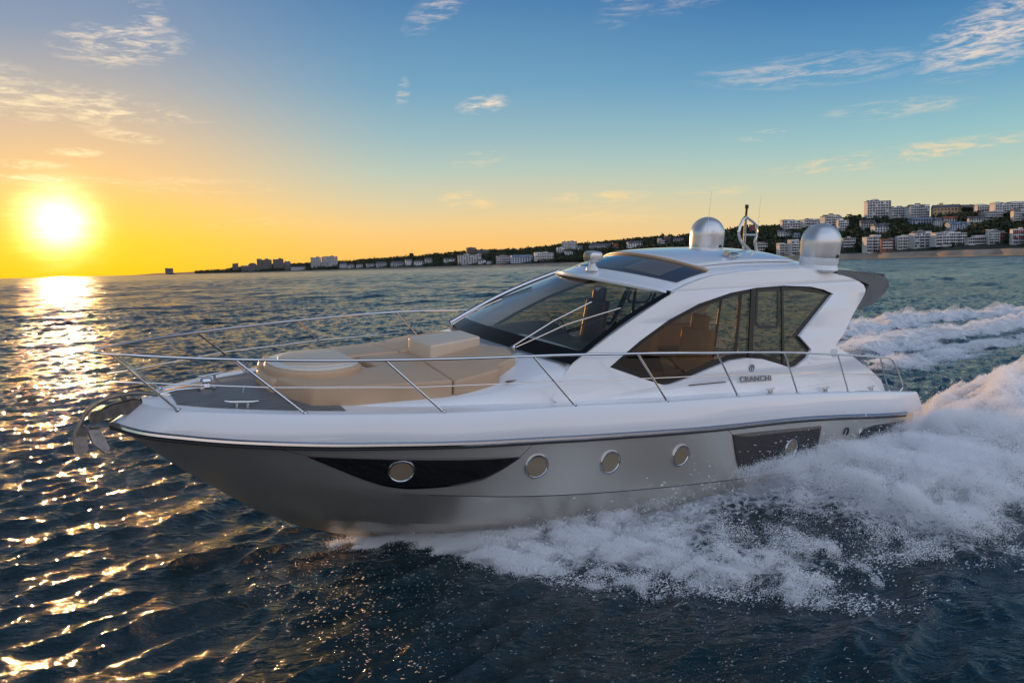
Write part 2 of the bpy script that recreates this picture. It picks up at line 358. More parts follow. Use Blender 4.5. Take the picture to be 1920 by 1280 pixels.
def wake(X, Y):
    """height and foam of the boat's own waves"""
    u, v = boat_uv(X, Y)
    h = np.zeros_like(X); fo = np.zeros_like(X)
    land = np.interp(u, LU, LV); hull = np.interp(u, HU, HV)
    n = fbm(X*.9, Y*.9, X*0+2.2, 3)-.5; n2 = fbm(X*3.1, Y*3.1, X*0+5.2, 3)-.5
    a = (v-hull)/np.maximum(land-hull, .05)
    ins = sst(1.10-a+n*.6, 0, .55)*sst(v-hull, -.5, -.1)*sst(-u, -10.4, -9.7)*(.80+.20*sst(-u, .5, 3))
    hgt = np.interp(u, [-30, -8, 0, 5, 7, 9, 10.3], [.15, .3, .34, .32, .26, .10, 0])
    prof = np.clip(np.sin(np.pi*np.clip(a*.82+.18, 0, 1)), 0, 1)
    h += hgt*prof*(a < 1.05)*(.7+.9*n)*(v > hull-.6)
    fo = np.maximum(fo, ins*(u < 10.9))
    # thinner, broken foam over the dark window in the sheet and inside the thrown lobes
    hole = np.exp(-((u-6.1)/1.1)**2-((v-3.6)/.9)**2)
    fo = fo*(1-.75*hole)
    # smooth swell raised ahead of the landing line
    front = np.exp(-((v-land-1.1)/1.3)**2)*sst(-u, -11, -7)*sst(u, 2, 6)
    h += .16*front
    # hollow behind the transom
    for pts, A, wd, f_ in ((R1, .46, 1.0, 1.0), (R2, .42, .9, 1.0), (R3, .26, .7, .85)):
        d, fr, sd = seg_dist(X, Y, pts)
        m = sst(fr, 0, .06)*(1-.5*fr)
        h += A*np.exp(-(d/wd)**2)*m*(.75+2.4*n)
        fo = np.maximum(fo, f_*sst(2.5*wd-d+n*2.6, 0, 1.4)*sst(fr, 0, .04)*(1-.35*fr))
    d, fr, sd = seg_dist(X, Y, TR_FAR)
    h -= .30*np.exp(-(d/1.3)**2)*sst(fr, 0, .05)*(1-.7*fr)
    d, fr, sd = seg_dist(X, Y, C1)
    m = sst(fr, 0, .05)
    h += (.34*(1-.6*fr))*np.exp(-(d/np.where(sd > 0, .55, 1.9))**2)*m*(.85+1.6*n)
    fo = np.maximum(fo, sst(np.where(sd > 0, .75-d, 5.5-d)+n*1.2, 0, .5)*m)
    d, fr, sd = seg_dist(X, Y, C2)
    h += .34*np.exp(-(d/.9)**2)*sst(fr, 0, .05)*(.8+1.2*n)
    fo = np.clip(fo, 0, 1)
    h += fo*(n2*.26+(fbm(X*7, Y*7, X*0+1.1, 2)-.5)*.06)
    return h, fo
WV = []
for i in range(84):
    L = .20*(9/.20)**((i+rng.random()*.8)/84)
    th = R(-52)+rng.normal()*R(26 if L < 3 else 20); k = 2*math.pi/L
    WV.append((k*math.sin(th), k*math.cos(th), .0118*L*(1 if L < .7 else (.7/L)**1.25)*(.75+.5*rng.random()), rng.random()*6.283, L))
WF = []
for i in range(44):
    L = 3*(15/3)**((i+rng.random())/44); th = R(-50)+rng.normal()*R(34); k = 2*math.pi/L
    WF.append((k*math.sin(th), k*math.cos(th), .0042*L*(.6+.8*rng.random())*(1 if L < 7 else (7/L)**.7), rng.random()*6.283, L))
def waves(X, Y, cell):
    h = np.zeros_like(X); dx = np.zeros_like(X); dy = np.zeros_like(X)
    gust = .8+.45*(fbm(X*.035, Y*.035, X*0+.5, 2)-.5)*2
    for kx, ky, a, ph, L in WV:
        wgt = sst(L/cell, 2.2, 4.5)*gust
        p = X*kx+Y*ky+ph; k = 2*math.pi/L
        h += wgt*a*np.cos(p); s = wgt*a*np.sin(p)*.95
        dx -= s*kx/k; dy -= s*ky/k
    off = sst(np.hypot(X, Y), 26, 90)       # longer seas outside the lee of the yacht
    for kx, ky, a, ph, L in WF:
        wgt = sst(L/cell, 2.0, 3.6)*gust*off; p = X*kx+Y*ky+ph; k = 2*math.pi/L
        h += wgt*a*np.cos(p); s = wgt*a*np.sin(p)*.9; dx -= s*kx/k; dy -= s*ky/k
    return h, dx, dy
def build_sea():
    r = [1.2]
    while r[-1] < 25000:
        q = r[-1]; r.append(q*(1.0046 if q < 160 else 1.007 if q < 520 else 1.03 if q < 1500 else 1.15))
    r = np.array(r)
    th = np.r_[np.linspace(-180, -64, 80, endpoint=False), np.linspace(-64, -42, 150, endpoint=False), np.linspace(-42, 42, 1150, endpoint=False), np.linspace(42, 64, 150, endpoint=False), np.linspace(64, 180, 81)]
    th = np.radians(th); nr, na = len(r), len(th)
    RR, TT = np.meshgrid(r, th, indexing='ij'); X = RR*np.sin(TT); Y = RR*np.cos(TT)
    cell = np.maximum(np.gradient(r)[:, None]*.55, RR*np.gradient(th)[None, :])
    h, dx, dy = np.zeros_like(X), np.zeros_like(X), np.zeros_like(X)
    nn = int(np.searchsorted(r, 600))
    h[:nn], dx[:nn], dy[:nn] = waves(X[:nn], Y[:nn], cell[:nn])
    fo = np.zeros_like(X); nw = int(np.searchsorted(r, 90))
    hw, fo[:nw] = wake(X[:nw], Y[:nw])
    calm = 1-.35*fo[:nw]
    h[:nw] = h[:nw]*calm+hw
    # keep the water below the decks inside the hull
    u, v = boat_uv(X[:nw], Y[:nw]); inside = (u > -.2) & (u < 10.6) & (np.abs(v) < np.interp(u, HU, HV)-.15)
    h[:nw][inside] = np.minimum(h[:nw][inside], .05)-.25
    V = np.stack([X+dx, Y+dy, h], -1).reshape(-1, 3).astype(np.float32)
    i, j = np.meshgrid(np.arange(nr-1), np.arange(na-1), indexing='ij'); b = (i*na+j).ravel()
    F = np.stack([b, b+1, b+na+1, b+na], 1)[:, ::-1].astype(np.int32)
    me = bpy.data.meshes.new('sea'); me.vertices.add(len(V)); me.vertices.foreach_set('co', V.ravel())
    me.loops.add(F.size); me.loops.foreach_set('vertex_index', F.ravel())
    me.polygons.add(len(F)); me.polygons.foreach_set('loop_start', np.arange(0, F.size, 4, dtype=np.int32))
    me.polygons.foreach_set('use_smooth', np.ones(len(F), bool))
    me.update(calc_edges=True)
    at = me.attributes.new('foam', 'FLOAT', 'POINT'); at.data.foreach_set('value', fo.ravel().astype(np.float32))
    return me
def sea_mat():
    m, nt, b, out = new_mat('sea_water'); L = nt.links.new
    def nd(t, **k):
        n = nt.nodes.new(t)
        for a, v in k.items(): setattr(n, a, v)
        return n
    b.inputs['Base Color'].default_value = (.008, .027, .034, 1); b.inputs['IOR'].default_value = 1.333; b.inputs['Roughness'].default_value = .05
    geo = nd('ShaderNodeNewGeometry'); P = geo.outputs['Position']
    # ripples too small for the mesh
    mp = nd('ShaderNodeMapping'); mp.inputs['Rotation'].default_value = (0, 0, R(-38)); mp.inputs['Scale'].default_value = (.55, 1.35, 1); L(P, mp.inputs[0])
    n1 = nd('ShaderNodeTexNoise'); n1.inputs['Scale'].default_value = 2.6; n1.inputs['Detail'].default_value = 6; n1.inputs['Roughness'].default_value = .55; n1.inputs['Distortion'].default_value = .5; L(mp.outputs[0], n1.inputs['Vector'])
    n3 = nd('ShaderNodeTexNoise'); n3.inputs['Scale'].default_value = .35; n3.inputs['Detail'].default_value = 5; n3.inputs['Roughness'].default_value = .6; L(mp.outputs[0], n3.inputs['Vector'])
    ln = nd('ShaderNodeVectorMath', operation='LENGTH'); L(P, ln.inputs[0])
    far = nd('ShaderNodeMapRange'); L(ln.outputs['Value'], far.inputs['Value']); far.inputs['From Min'].default_value = 25; far.inputs['From Max'].default_value = 220
    mfar = nd('ShaderNodeMath', operation='MULTIPLY'); L(far.outputs[0], mfar.inputs[0]); L(n3.outputs['Fac'], mfar.inputs[1])
    sc1 = nd('ShaderNodeMath', operation='MULTIPLY'); L(n1.outputs['Fac'], sc1.inputs[0]); sc1.inputs[1].default_value = .115
    sc3 = nd('ShaderNodeMath', operation='MULTIPLY_ADD'); L(mfar.outputs[0], sc3.inputs[0]); sc3.inputs[1].default_value = .35; L(sc1.outputs[0], sc3.inputs[2])
    n4 = nd('ShaderNodeTexNoise'); n4.inputs['Scale'].default_value = 8.5; n4.inputs['Detail'].default_value = 4; n4.inputs['Distortion'].default_value = .8; L(mp.outputs[0], n4.inputs['Vector'])
    sc4 = nd('ShaderNodeMath', operation='MULTIPLY_ADD'); L(n4.outputs['Fac'], sc4.inputs[0]); sc4.inputs[1].default_value = .030; L(sc3.outputs[0], sc4.inputs[2]); sc3 = sc4
    bp = nd('ShaderNodeBump'); bp.inputs['Strength'].default_value = 1; bp.inputs['Distance'].default_value = 1; L(sc3.outputs[0], bp.inputs['Height'])
    # far away the facets of the chop are smaller than a pixel: tilt the normal itself
    fz = nd('ShaderNodeTexNoise'); fz.inputs['Scale'].default_value = .075; fz.inputs['Detail'].default_value = 7; fz.inputs['Roughness'].default_value = .66; L(mp.outputs[0], fz.inputs['Vector'])
    fs = nd('ShaderNodeVectorMath', operation='SUBTRACT'); L(fz.outputs['Color'], fs.inputs[0]); fs.inputs[1].default_value = (.5, .5, .5)
    fk = nd('ShaderNodeVectorMath', operation='MULTIPLY'); L(fs.outputs[0], fk.inputs[0]); fk.inputs[1].default_value = (1.3, 1.3, 0)
    ff = nd('ShaderNodeVectorMath', operation='SCALE'); L(fk.outputs[0], ff.inputs[0]); L(far.outputs[0], ff.inputs['Scale'])
    fa = nd('ShaderNodeVectorMath', operation='ADD'); L(bp.outputs['Normal'], fa.inputs[0]); L(ff.outputs[0], fa.inputs[1])
    fn = nd('ShaderNodeVectorMath', operation='NORMALIZE'); L(fa.outputs[0], fn.inputs[0]); L(fn.outputs[0], b.inputs['Normal'])
    rg_ = nd('ShaderNodeMapRange'); L(far.outputs[0], rg_.inputs['Value']); rg_.inputs['To Min'].default_value = .05; rg_.inputs['To Max'].default_value = .20; L(rg_.outputs[0], b.inputs['Roughness'])
    # foam
    at = nd('ShaderNodeAttribute', attribute_name='foam')
    f1 = nd('ShaderNodeTexNoise'); f1.inputs['Scale'].default_value = 2.4; f1.inputs['Detail'].default_value = 9; f1.inputs['Roughness'].default_value = .68; f1.inputs['Distortion'].default_value = 1.3; L(P, f1.inputs['Vector'])
    f2 = nd('ShaderNodeTexVoronoi', feature='DISTANCE_TO_EDGE'); f2.inputs['Scale'].default_value = 5.5
    wv = nd('ShaderNodeVectorMath', operation='MULTIPLY_ADD'); L(f1.outputs['Color'], wv.inputs[0]); wv.inputs[1].default_value = (.5, .5, .5); L(P, wv.inputs[2]); L(wv.outputs[0], f2.inputs['Vector'])
    iv = nd('ShaderNodeMapRange'); L(f2.outputs['Distance'], iv.inputs['Value']); iv.inputs['From Min'].default_value = 0; iv.inputs['From Max'].default_value = .22; iv.inputs['To Min'].default_value = .16; iv.inputs['To Max'].default_value = -.06
    s1 = nd('ShaderNodeMath', operation='ADD'); L(f1.outputs['Fac'], s1.inputs[0]); L(iv.outputs[0], s1.inputs[1])
    s2 = nd('ShaderNodeMath', operation='ADD'); L(s1.outputs[0], s2.inputs[0]); L(at.outputs['Fac'], s2.inputs[1])
    fm = nd('ShaderNodeMapRange', interpolation_type='SMOOTHSTEP'); L(s2.outputs[0], fm.inputs['Value']); fm.inputs['From Min'].default_value = .98; fm.inputs['From Max'].default_value = 1.30
    fb = nd('ShaderNodeBsdfPrincipled'); fb.inputs['Base Color'].default_value = (.93, .94, .95, 1); fb.inputs['Roughness'].default_value = .6
    fbp = nd('ShaderNodeBump'); fbp.inputs['Strength'].default_value = .9; fbp.inputs['Distance'].default_value = .22; L(s1.outputs[0], fbp.inputs['Height']); L(fbp.outputs['Normal'], fb.inputs['Normal'])
    mx = nd('ShaderNodeMixShader'); L(fm.outputs[0], mx.inputs['Fac']); L(b.outputs[0], mx.inputs[1]); L(fb.outputs[0], mx.inputs[2]); L(mx.outputs[0], out.inputs['Surface'])
    return m
sea = tag(link('sea', build_sea(), sea_mat()), 'dark rippled sea with a golden sun path and foaming boat wake', 'sea', kind='structure')

# ------------------------------------------------------------------ far shore
PXT = [(-400, 20000), (240, 4600), (270, 4200), (450, 3300), (600, 2600), (800, 2000), (1000, 1600), (1200, 1350), (1400, 1180), (1600, 1080), (1920, 960), (3400, 820)]
SKY = [(-400, -3), (240, -1), (270, .5), (300, 2), (350, 2.5), (430, 5), (480, 9), (540, 11), (600, 11), (640, 12), (700, 15), (760, 17), (800, 19), (860, 23), (900, 25), (950, 24), (1000, 26), (1050, 30), (1100, 32), (1150, 34), (1200, 38), (1250, 40), (1290, 41), (1340, 45), (1400, 51), (1440, 48), (1480, 53), (1540, 55), (1590, 61), (1620, 62), (1660, 67), (1700, 66), (1745, 64), (1800, 77), (1860, 75), (1920, 76), (2200, 74), (3400, 60)]
HB = [(240, .6), (300, 1.2), (500, 3), (900, 5), (1400, 7.5), (1920, 8), (3400, 8)]
b2az = lambda p: math.atan((p-960)/1400)     # bearing table entries to azimuth
AZ0 = [b2az(p) for p, _ in PXT]; DS = [d for _, d in PXT]; AZ1 = [b2az(p) for p, _ in SKY]; SK = [s for _, s in SKY]
AZ2 = [b2az(p) for p, _ in HB]; HBv = [h for _, h in HB]
def shore(a): return np.exp(np.interp(a, AZ0, np.log(DS)))*(1+.006*np.sin(a*90)+.004*np.sin(a*210+1))
def depth(a): return np.interp(a, [-.6, -.3, 0, .3, .6, 1.2], [500, 420, 360, 330, 330, 330])
def ridge(a):
    return CAMZ+(shore(a)+depth(a))*np.cos(a)*np.interp(a, AZ1, SK)/1400.
def terrain(a, r):
    u = (r-shore(a))/depth(a); H = np.maximum(ridge(a), .3); hb = np.minimum(np.interp(a, AZ2, HBv), H)
    z = np.where(u < .05, np.interp(u, [-.2, 0, .05], [-6, -.2, 1.2]), 1.2+(hb-1.2)*np.clip((u-.05)/.05, 0, 1)**.7)
    t = np.clip((u-.1)/.9, 0, 1); g = .55*t+.45*t*t*(3-2*t)
    z = np.where(u > .1, hb+(H-hb)*g, z); z = np.where(u > 1, H*(1-.12*(u-1)), z)
    n = np.sin(a*140+r*.021)*np.sin(a*61-r*.013)*1.2
    return z+np.where(u > .15, n*np.clip((u-.15)*4, 0, 1)*np.clip(H/40, 0, 1), 0)
def land_strip(name, us, mat):
    A = np.linspace(b2az(240), R(58), 420); V = []
    for a in A:
        s, d = float(shore(a)), float(depth(a))
        for u in us:
            r = s+u*d; V.append((r*math.sin(a), r*math.cos(a), float(terrain(a, r))))
    F = [tuple(reversed(f)) for f in grid_faces(len(A), len(us))]
    return tag(link(name, mesh(name, V, F, True, None), mat), kind='structure')
M['scrub'] = pmat('hillside_scrub', (.028, .034, .016), .9, vary=(.03, .45))
M['sand'] = pmat('beach_sand', (.40, .27, .15), .9, vary=(.05, .2))
M['seawall'] = pmat('promenade_wall', (.30, .24, .18), .85, vary=(.08, .25))
land_strip('hills', list(np.linspace(.095, 1.0, 26))+[1.3, 1.8, 2.6], M['scrub'])
land_strip('beach', [-.12, -.05, 0, .02, .04, .052], M['sand'])
land_strip('promenade', [.052, .06, .075, .098], M['seawall'])

# ------------------------------------------------------------------ town
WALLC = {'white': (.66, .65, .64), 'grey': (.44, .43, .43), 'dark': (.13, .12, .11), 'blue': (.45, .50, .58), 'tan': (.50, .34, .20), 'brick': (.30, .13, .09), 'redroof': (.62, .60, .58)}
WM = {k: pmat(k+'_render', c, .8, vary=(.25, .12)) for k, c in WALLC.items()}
RM = {'slate': pmat('slate_roof', (.10, .10, .115), .7, vary=(.4, .2)), 'tile': pmat('red_tile_roof', (.34, .085, .05), .7, vary=(.4, .2)), 'blue': pmat('blue_grey_roof', (.17, .21, .28), .6, vary=(.4, .15)), 'flat': pmat('flat_roof_felt', (.16, .15, .15), .8, vary=(.4, .2)), 'band': pmat('red_band', (.40, .05, .045), .6)}
M['pane'] = pmat('dark_window_pane', (.014, .017, .022), .12)
M['rail'] = pmat('white_balcony_front', (.68, .68, .68), .6)
_win = {}
def window_mesh(w, h):
    k = (round(w, 1), round(h, 1))
    if k not in _win:
        me = mesh('window', *(lambda m: (m.V, m.F))(MB().box((0, .02, 0), (k[0], .3, k[1]))), smooth=False); me.materials.append(M['pane']); _win[k] = me
    return _win[k]
def gable(w, d, h, z, along=True, over=.35):
    a, b = w/2+over, d/2+over
    if along: V = [(-a, -b, z), (a, -b, z), (a, b, z), (-a, b, z), (-a, 0, z+h), (a, 0, z+h)]; F = [(0, 1, 5, 4), (2, 3, 4, 5), (0, 4, 3), (1, 2, 5), (0, 3, 2, 1)]
    else: V = [(-a, -b, z), (a, -b, z), (a, b, z), (-a, b, z), (0, -b, z+h), (0, b, z+h)]; F = [(0, 1, 4), (1, 2, 5, 4), (2, 3, 5), (3, 0, 4, 5), (0, 3, 2, 1)]
    return V, F
GRP = 'seaside buildings along the far shore'
def building(x, y, z, wd, ht, style, colr, floors, bays, label):
    rnd = random.Random(label)
    name = {'tower': 'tower_block', 'house': 'house', 'terrace': 'terrace_house', 'manor': 'manor_house', 'fort': 'fort', 'dome': 'hall', 'flats': 'apartment_block', 'stepped': 'apartment_block', 'redflats': 'apartment_block'}[style]
    face = math.atan2(x, y)*.85+rnd.uniform(-.18, .18)
    o = empty(name, (x, y, z), (0, 0, -face+rnd.uniform(.12, .42))); tag(o, label, name.replace('_', ' '), GRP)
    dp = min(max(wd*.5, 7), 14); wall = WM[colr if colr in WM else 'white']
    pitched = style in ('house', 'terrace', 'manor', 'dome')
    rh = ht*(.28 if pitched else .04); bh = ht-rh; base = 1.5; fh = (bh-base)/floors
    wm = MB()
    if style in ('flats', 'terrace', 'stepped', 'redflats') and wd > 12:
        k = max(2, int(wd/7)); segs = []
        for i in range(k):
            dz = rnd.choice((0, 0, fh*.35, fh*.7)) if not pitched else 0; segs.append(dz)
            wm.box((-wd/2+wd*(i+.5)/k, rnd.uniform(-.05, .9), (bh+dz)/2), (wd/k*.998, dp, bh+dz))
    else:
        wm.box((0, 0, bh/2), (wd, dp, bh))
    if style in ('tower', 'flats', 'redflats') and wd > 14:
        wm.box((wd*rnd.uniform(-.2, .2), 1, bh+ht*.07), (wd*.22, dp*.5, ht*.14))
    if style == 'manor':
        wm.box((-wd*.18, 0, ht*.58), (wd*.11, wd*.11, ht*1.12))
    wm.build('wall', wall, o, False)
    if pitched:
        rmat = RM['tile'] if colr in ('redroof', 'brick') else RM['blue'] if colr == 'blue' else RM['slate']
        if style == 'dome':
            m = MB(); n = 12; V = []; 
            for sgn in (-1, 1):
                for k in range(n+1): an = math.pi*k/n; V.append((math.cos(an)*wd/2, sgn*dp/2, bh+math.sin(an)*rh))
            F = [(k, k+1, n+2+k, n+1+k) for k in range(n)]+[tuple(range(n+1)), tuple(range(2*n+1, n, -1))]
            m.add(V, F).build('roof', rmat, o, False)
        elif style in ('house', 'manor') and bays >= 5 and style == 'house':
            m = MB().add(*gable(wd, dp, rh, bh)); k = max(2, bays//3)
            for i in range(k):
                xx = -wd/2+wd*(i+.5)/k; V, F = gable(wd/k*.62, dp*.6, rh*.95, bh-.2, False)
                m.add([(vx+xx, vy-dp*.26, vz) for vx, vy, vz in V], F)
            m.build('roof', rmat, o, False)
        else:
            MB().add(*gable(wd, dp, rh, bh, rnd.random() < .6 or wd > 14)).build('roof', rmat, o, False)
        if wd < 60 and style != 'dome':
            for i in range(1+int(wd > 16)): MB().box((-wd*.3+i*wd*.55, 1, bh+rh*.75), (1.0, 1.4, rh*.9)).build('chimney', WM['brick'], o, False)
    else:
        m = MB().box((0, .6, bh+rh/2+.01), (wd+.5, dp+.3, max(rh, .4)))
        if rnd.random() < .6:
            for i in range(max(1, int(wd/8))): 
                V, F = gable(rnd.uniform(2.5, 4.5), 4, rnd.uniform(1.2, 2.4), bh+max(rh, .4)+.02, rnd.random() < .4); xx = rnd.uniform(-wd*.42, wd*.42); m.add([(vx+xx, vy-1, vz) for vx, vy, vz in V], F)
        if style == 'stepped':
            k = 3
            for i in range(k):
                xx = -wd/2+wd*(i+.5)/k; hh = ht*(.20 if i == 1 else .11)
                V, F = gable(wd/k*.7, dp*.7, hh, bh+max(rh, .4)+.02); m.add([(vx+xx, vy, vz) for vx, vy, vz in V], F)
        m.build('roof', RM['band'] if style == 'redflats' else RM['flat'], o, False)
    # windows: each an object of its own, sharing one mesh
    bw = wd/bays; ww = bw*(.72 if style in ('flats', 'tower', 'stepped', 'redflats') else .55); wh = fh*.64
    wmsh = window_mesh(min(ww, 3.4), min(wh, 2.6)); y0 = -dp/2
    cnt = 0
    for fl in range(floors):
        for b in range(bays):
            if cnt >= 98 or rnd.random() < .05: continue
            wn = bpy.data.objects.new('window', wmsh); COL.objects.link(wn); wn.parent = o
            wn.location = (-wd/2+bw*(b+.5), y0+.02, base+fh*(fl+.52)); cnt += 1
    # balconies: one slab with its front per floor
    if style in ('flats', 'tower', 'stepped', 'redflats') and floors >= 3 and y < 1900 and colr != 'dark':
        for fl in range(1, floors+(0 if style != 'redflats' else 0)):
            bm_ = MB().box((0, y0-.75, base+fh*fl), (wd*.94, 1.5, .3)); nseg = max(1, bays//3)
            for i in range(nseg):
                bm_.box((-wd*.47+wd*.94*(i+.5)/nseg, y0-1.45, base+fh*fl+.62), (wd*.94/nseg*.82, .14, .95))
            bm_.build('balcony', M['rail'] if style != 'redflats' or fl % 2 else RM['band'], o, False)
        if bays >= 5:
            for i in range(0, bays+1, 3):
                MB().box((-wd*.485+wd*.97*i/bays, y0-.7, (bh)/2), (.5, 1.5, bh-.6)).build('pier', wall, o, False)
    return o
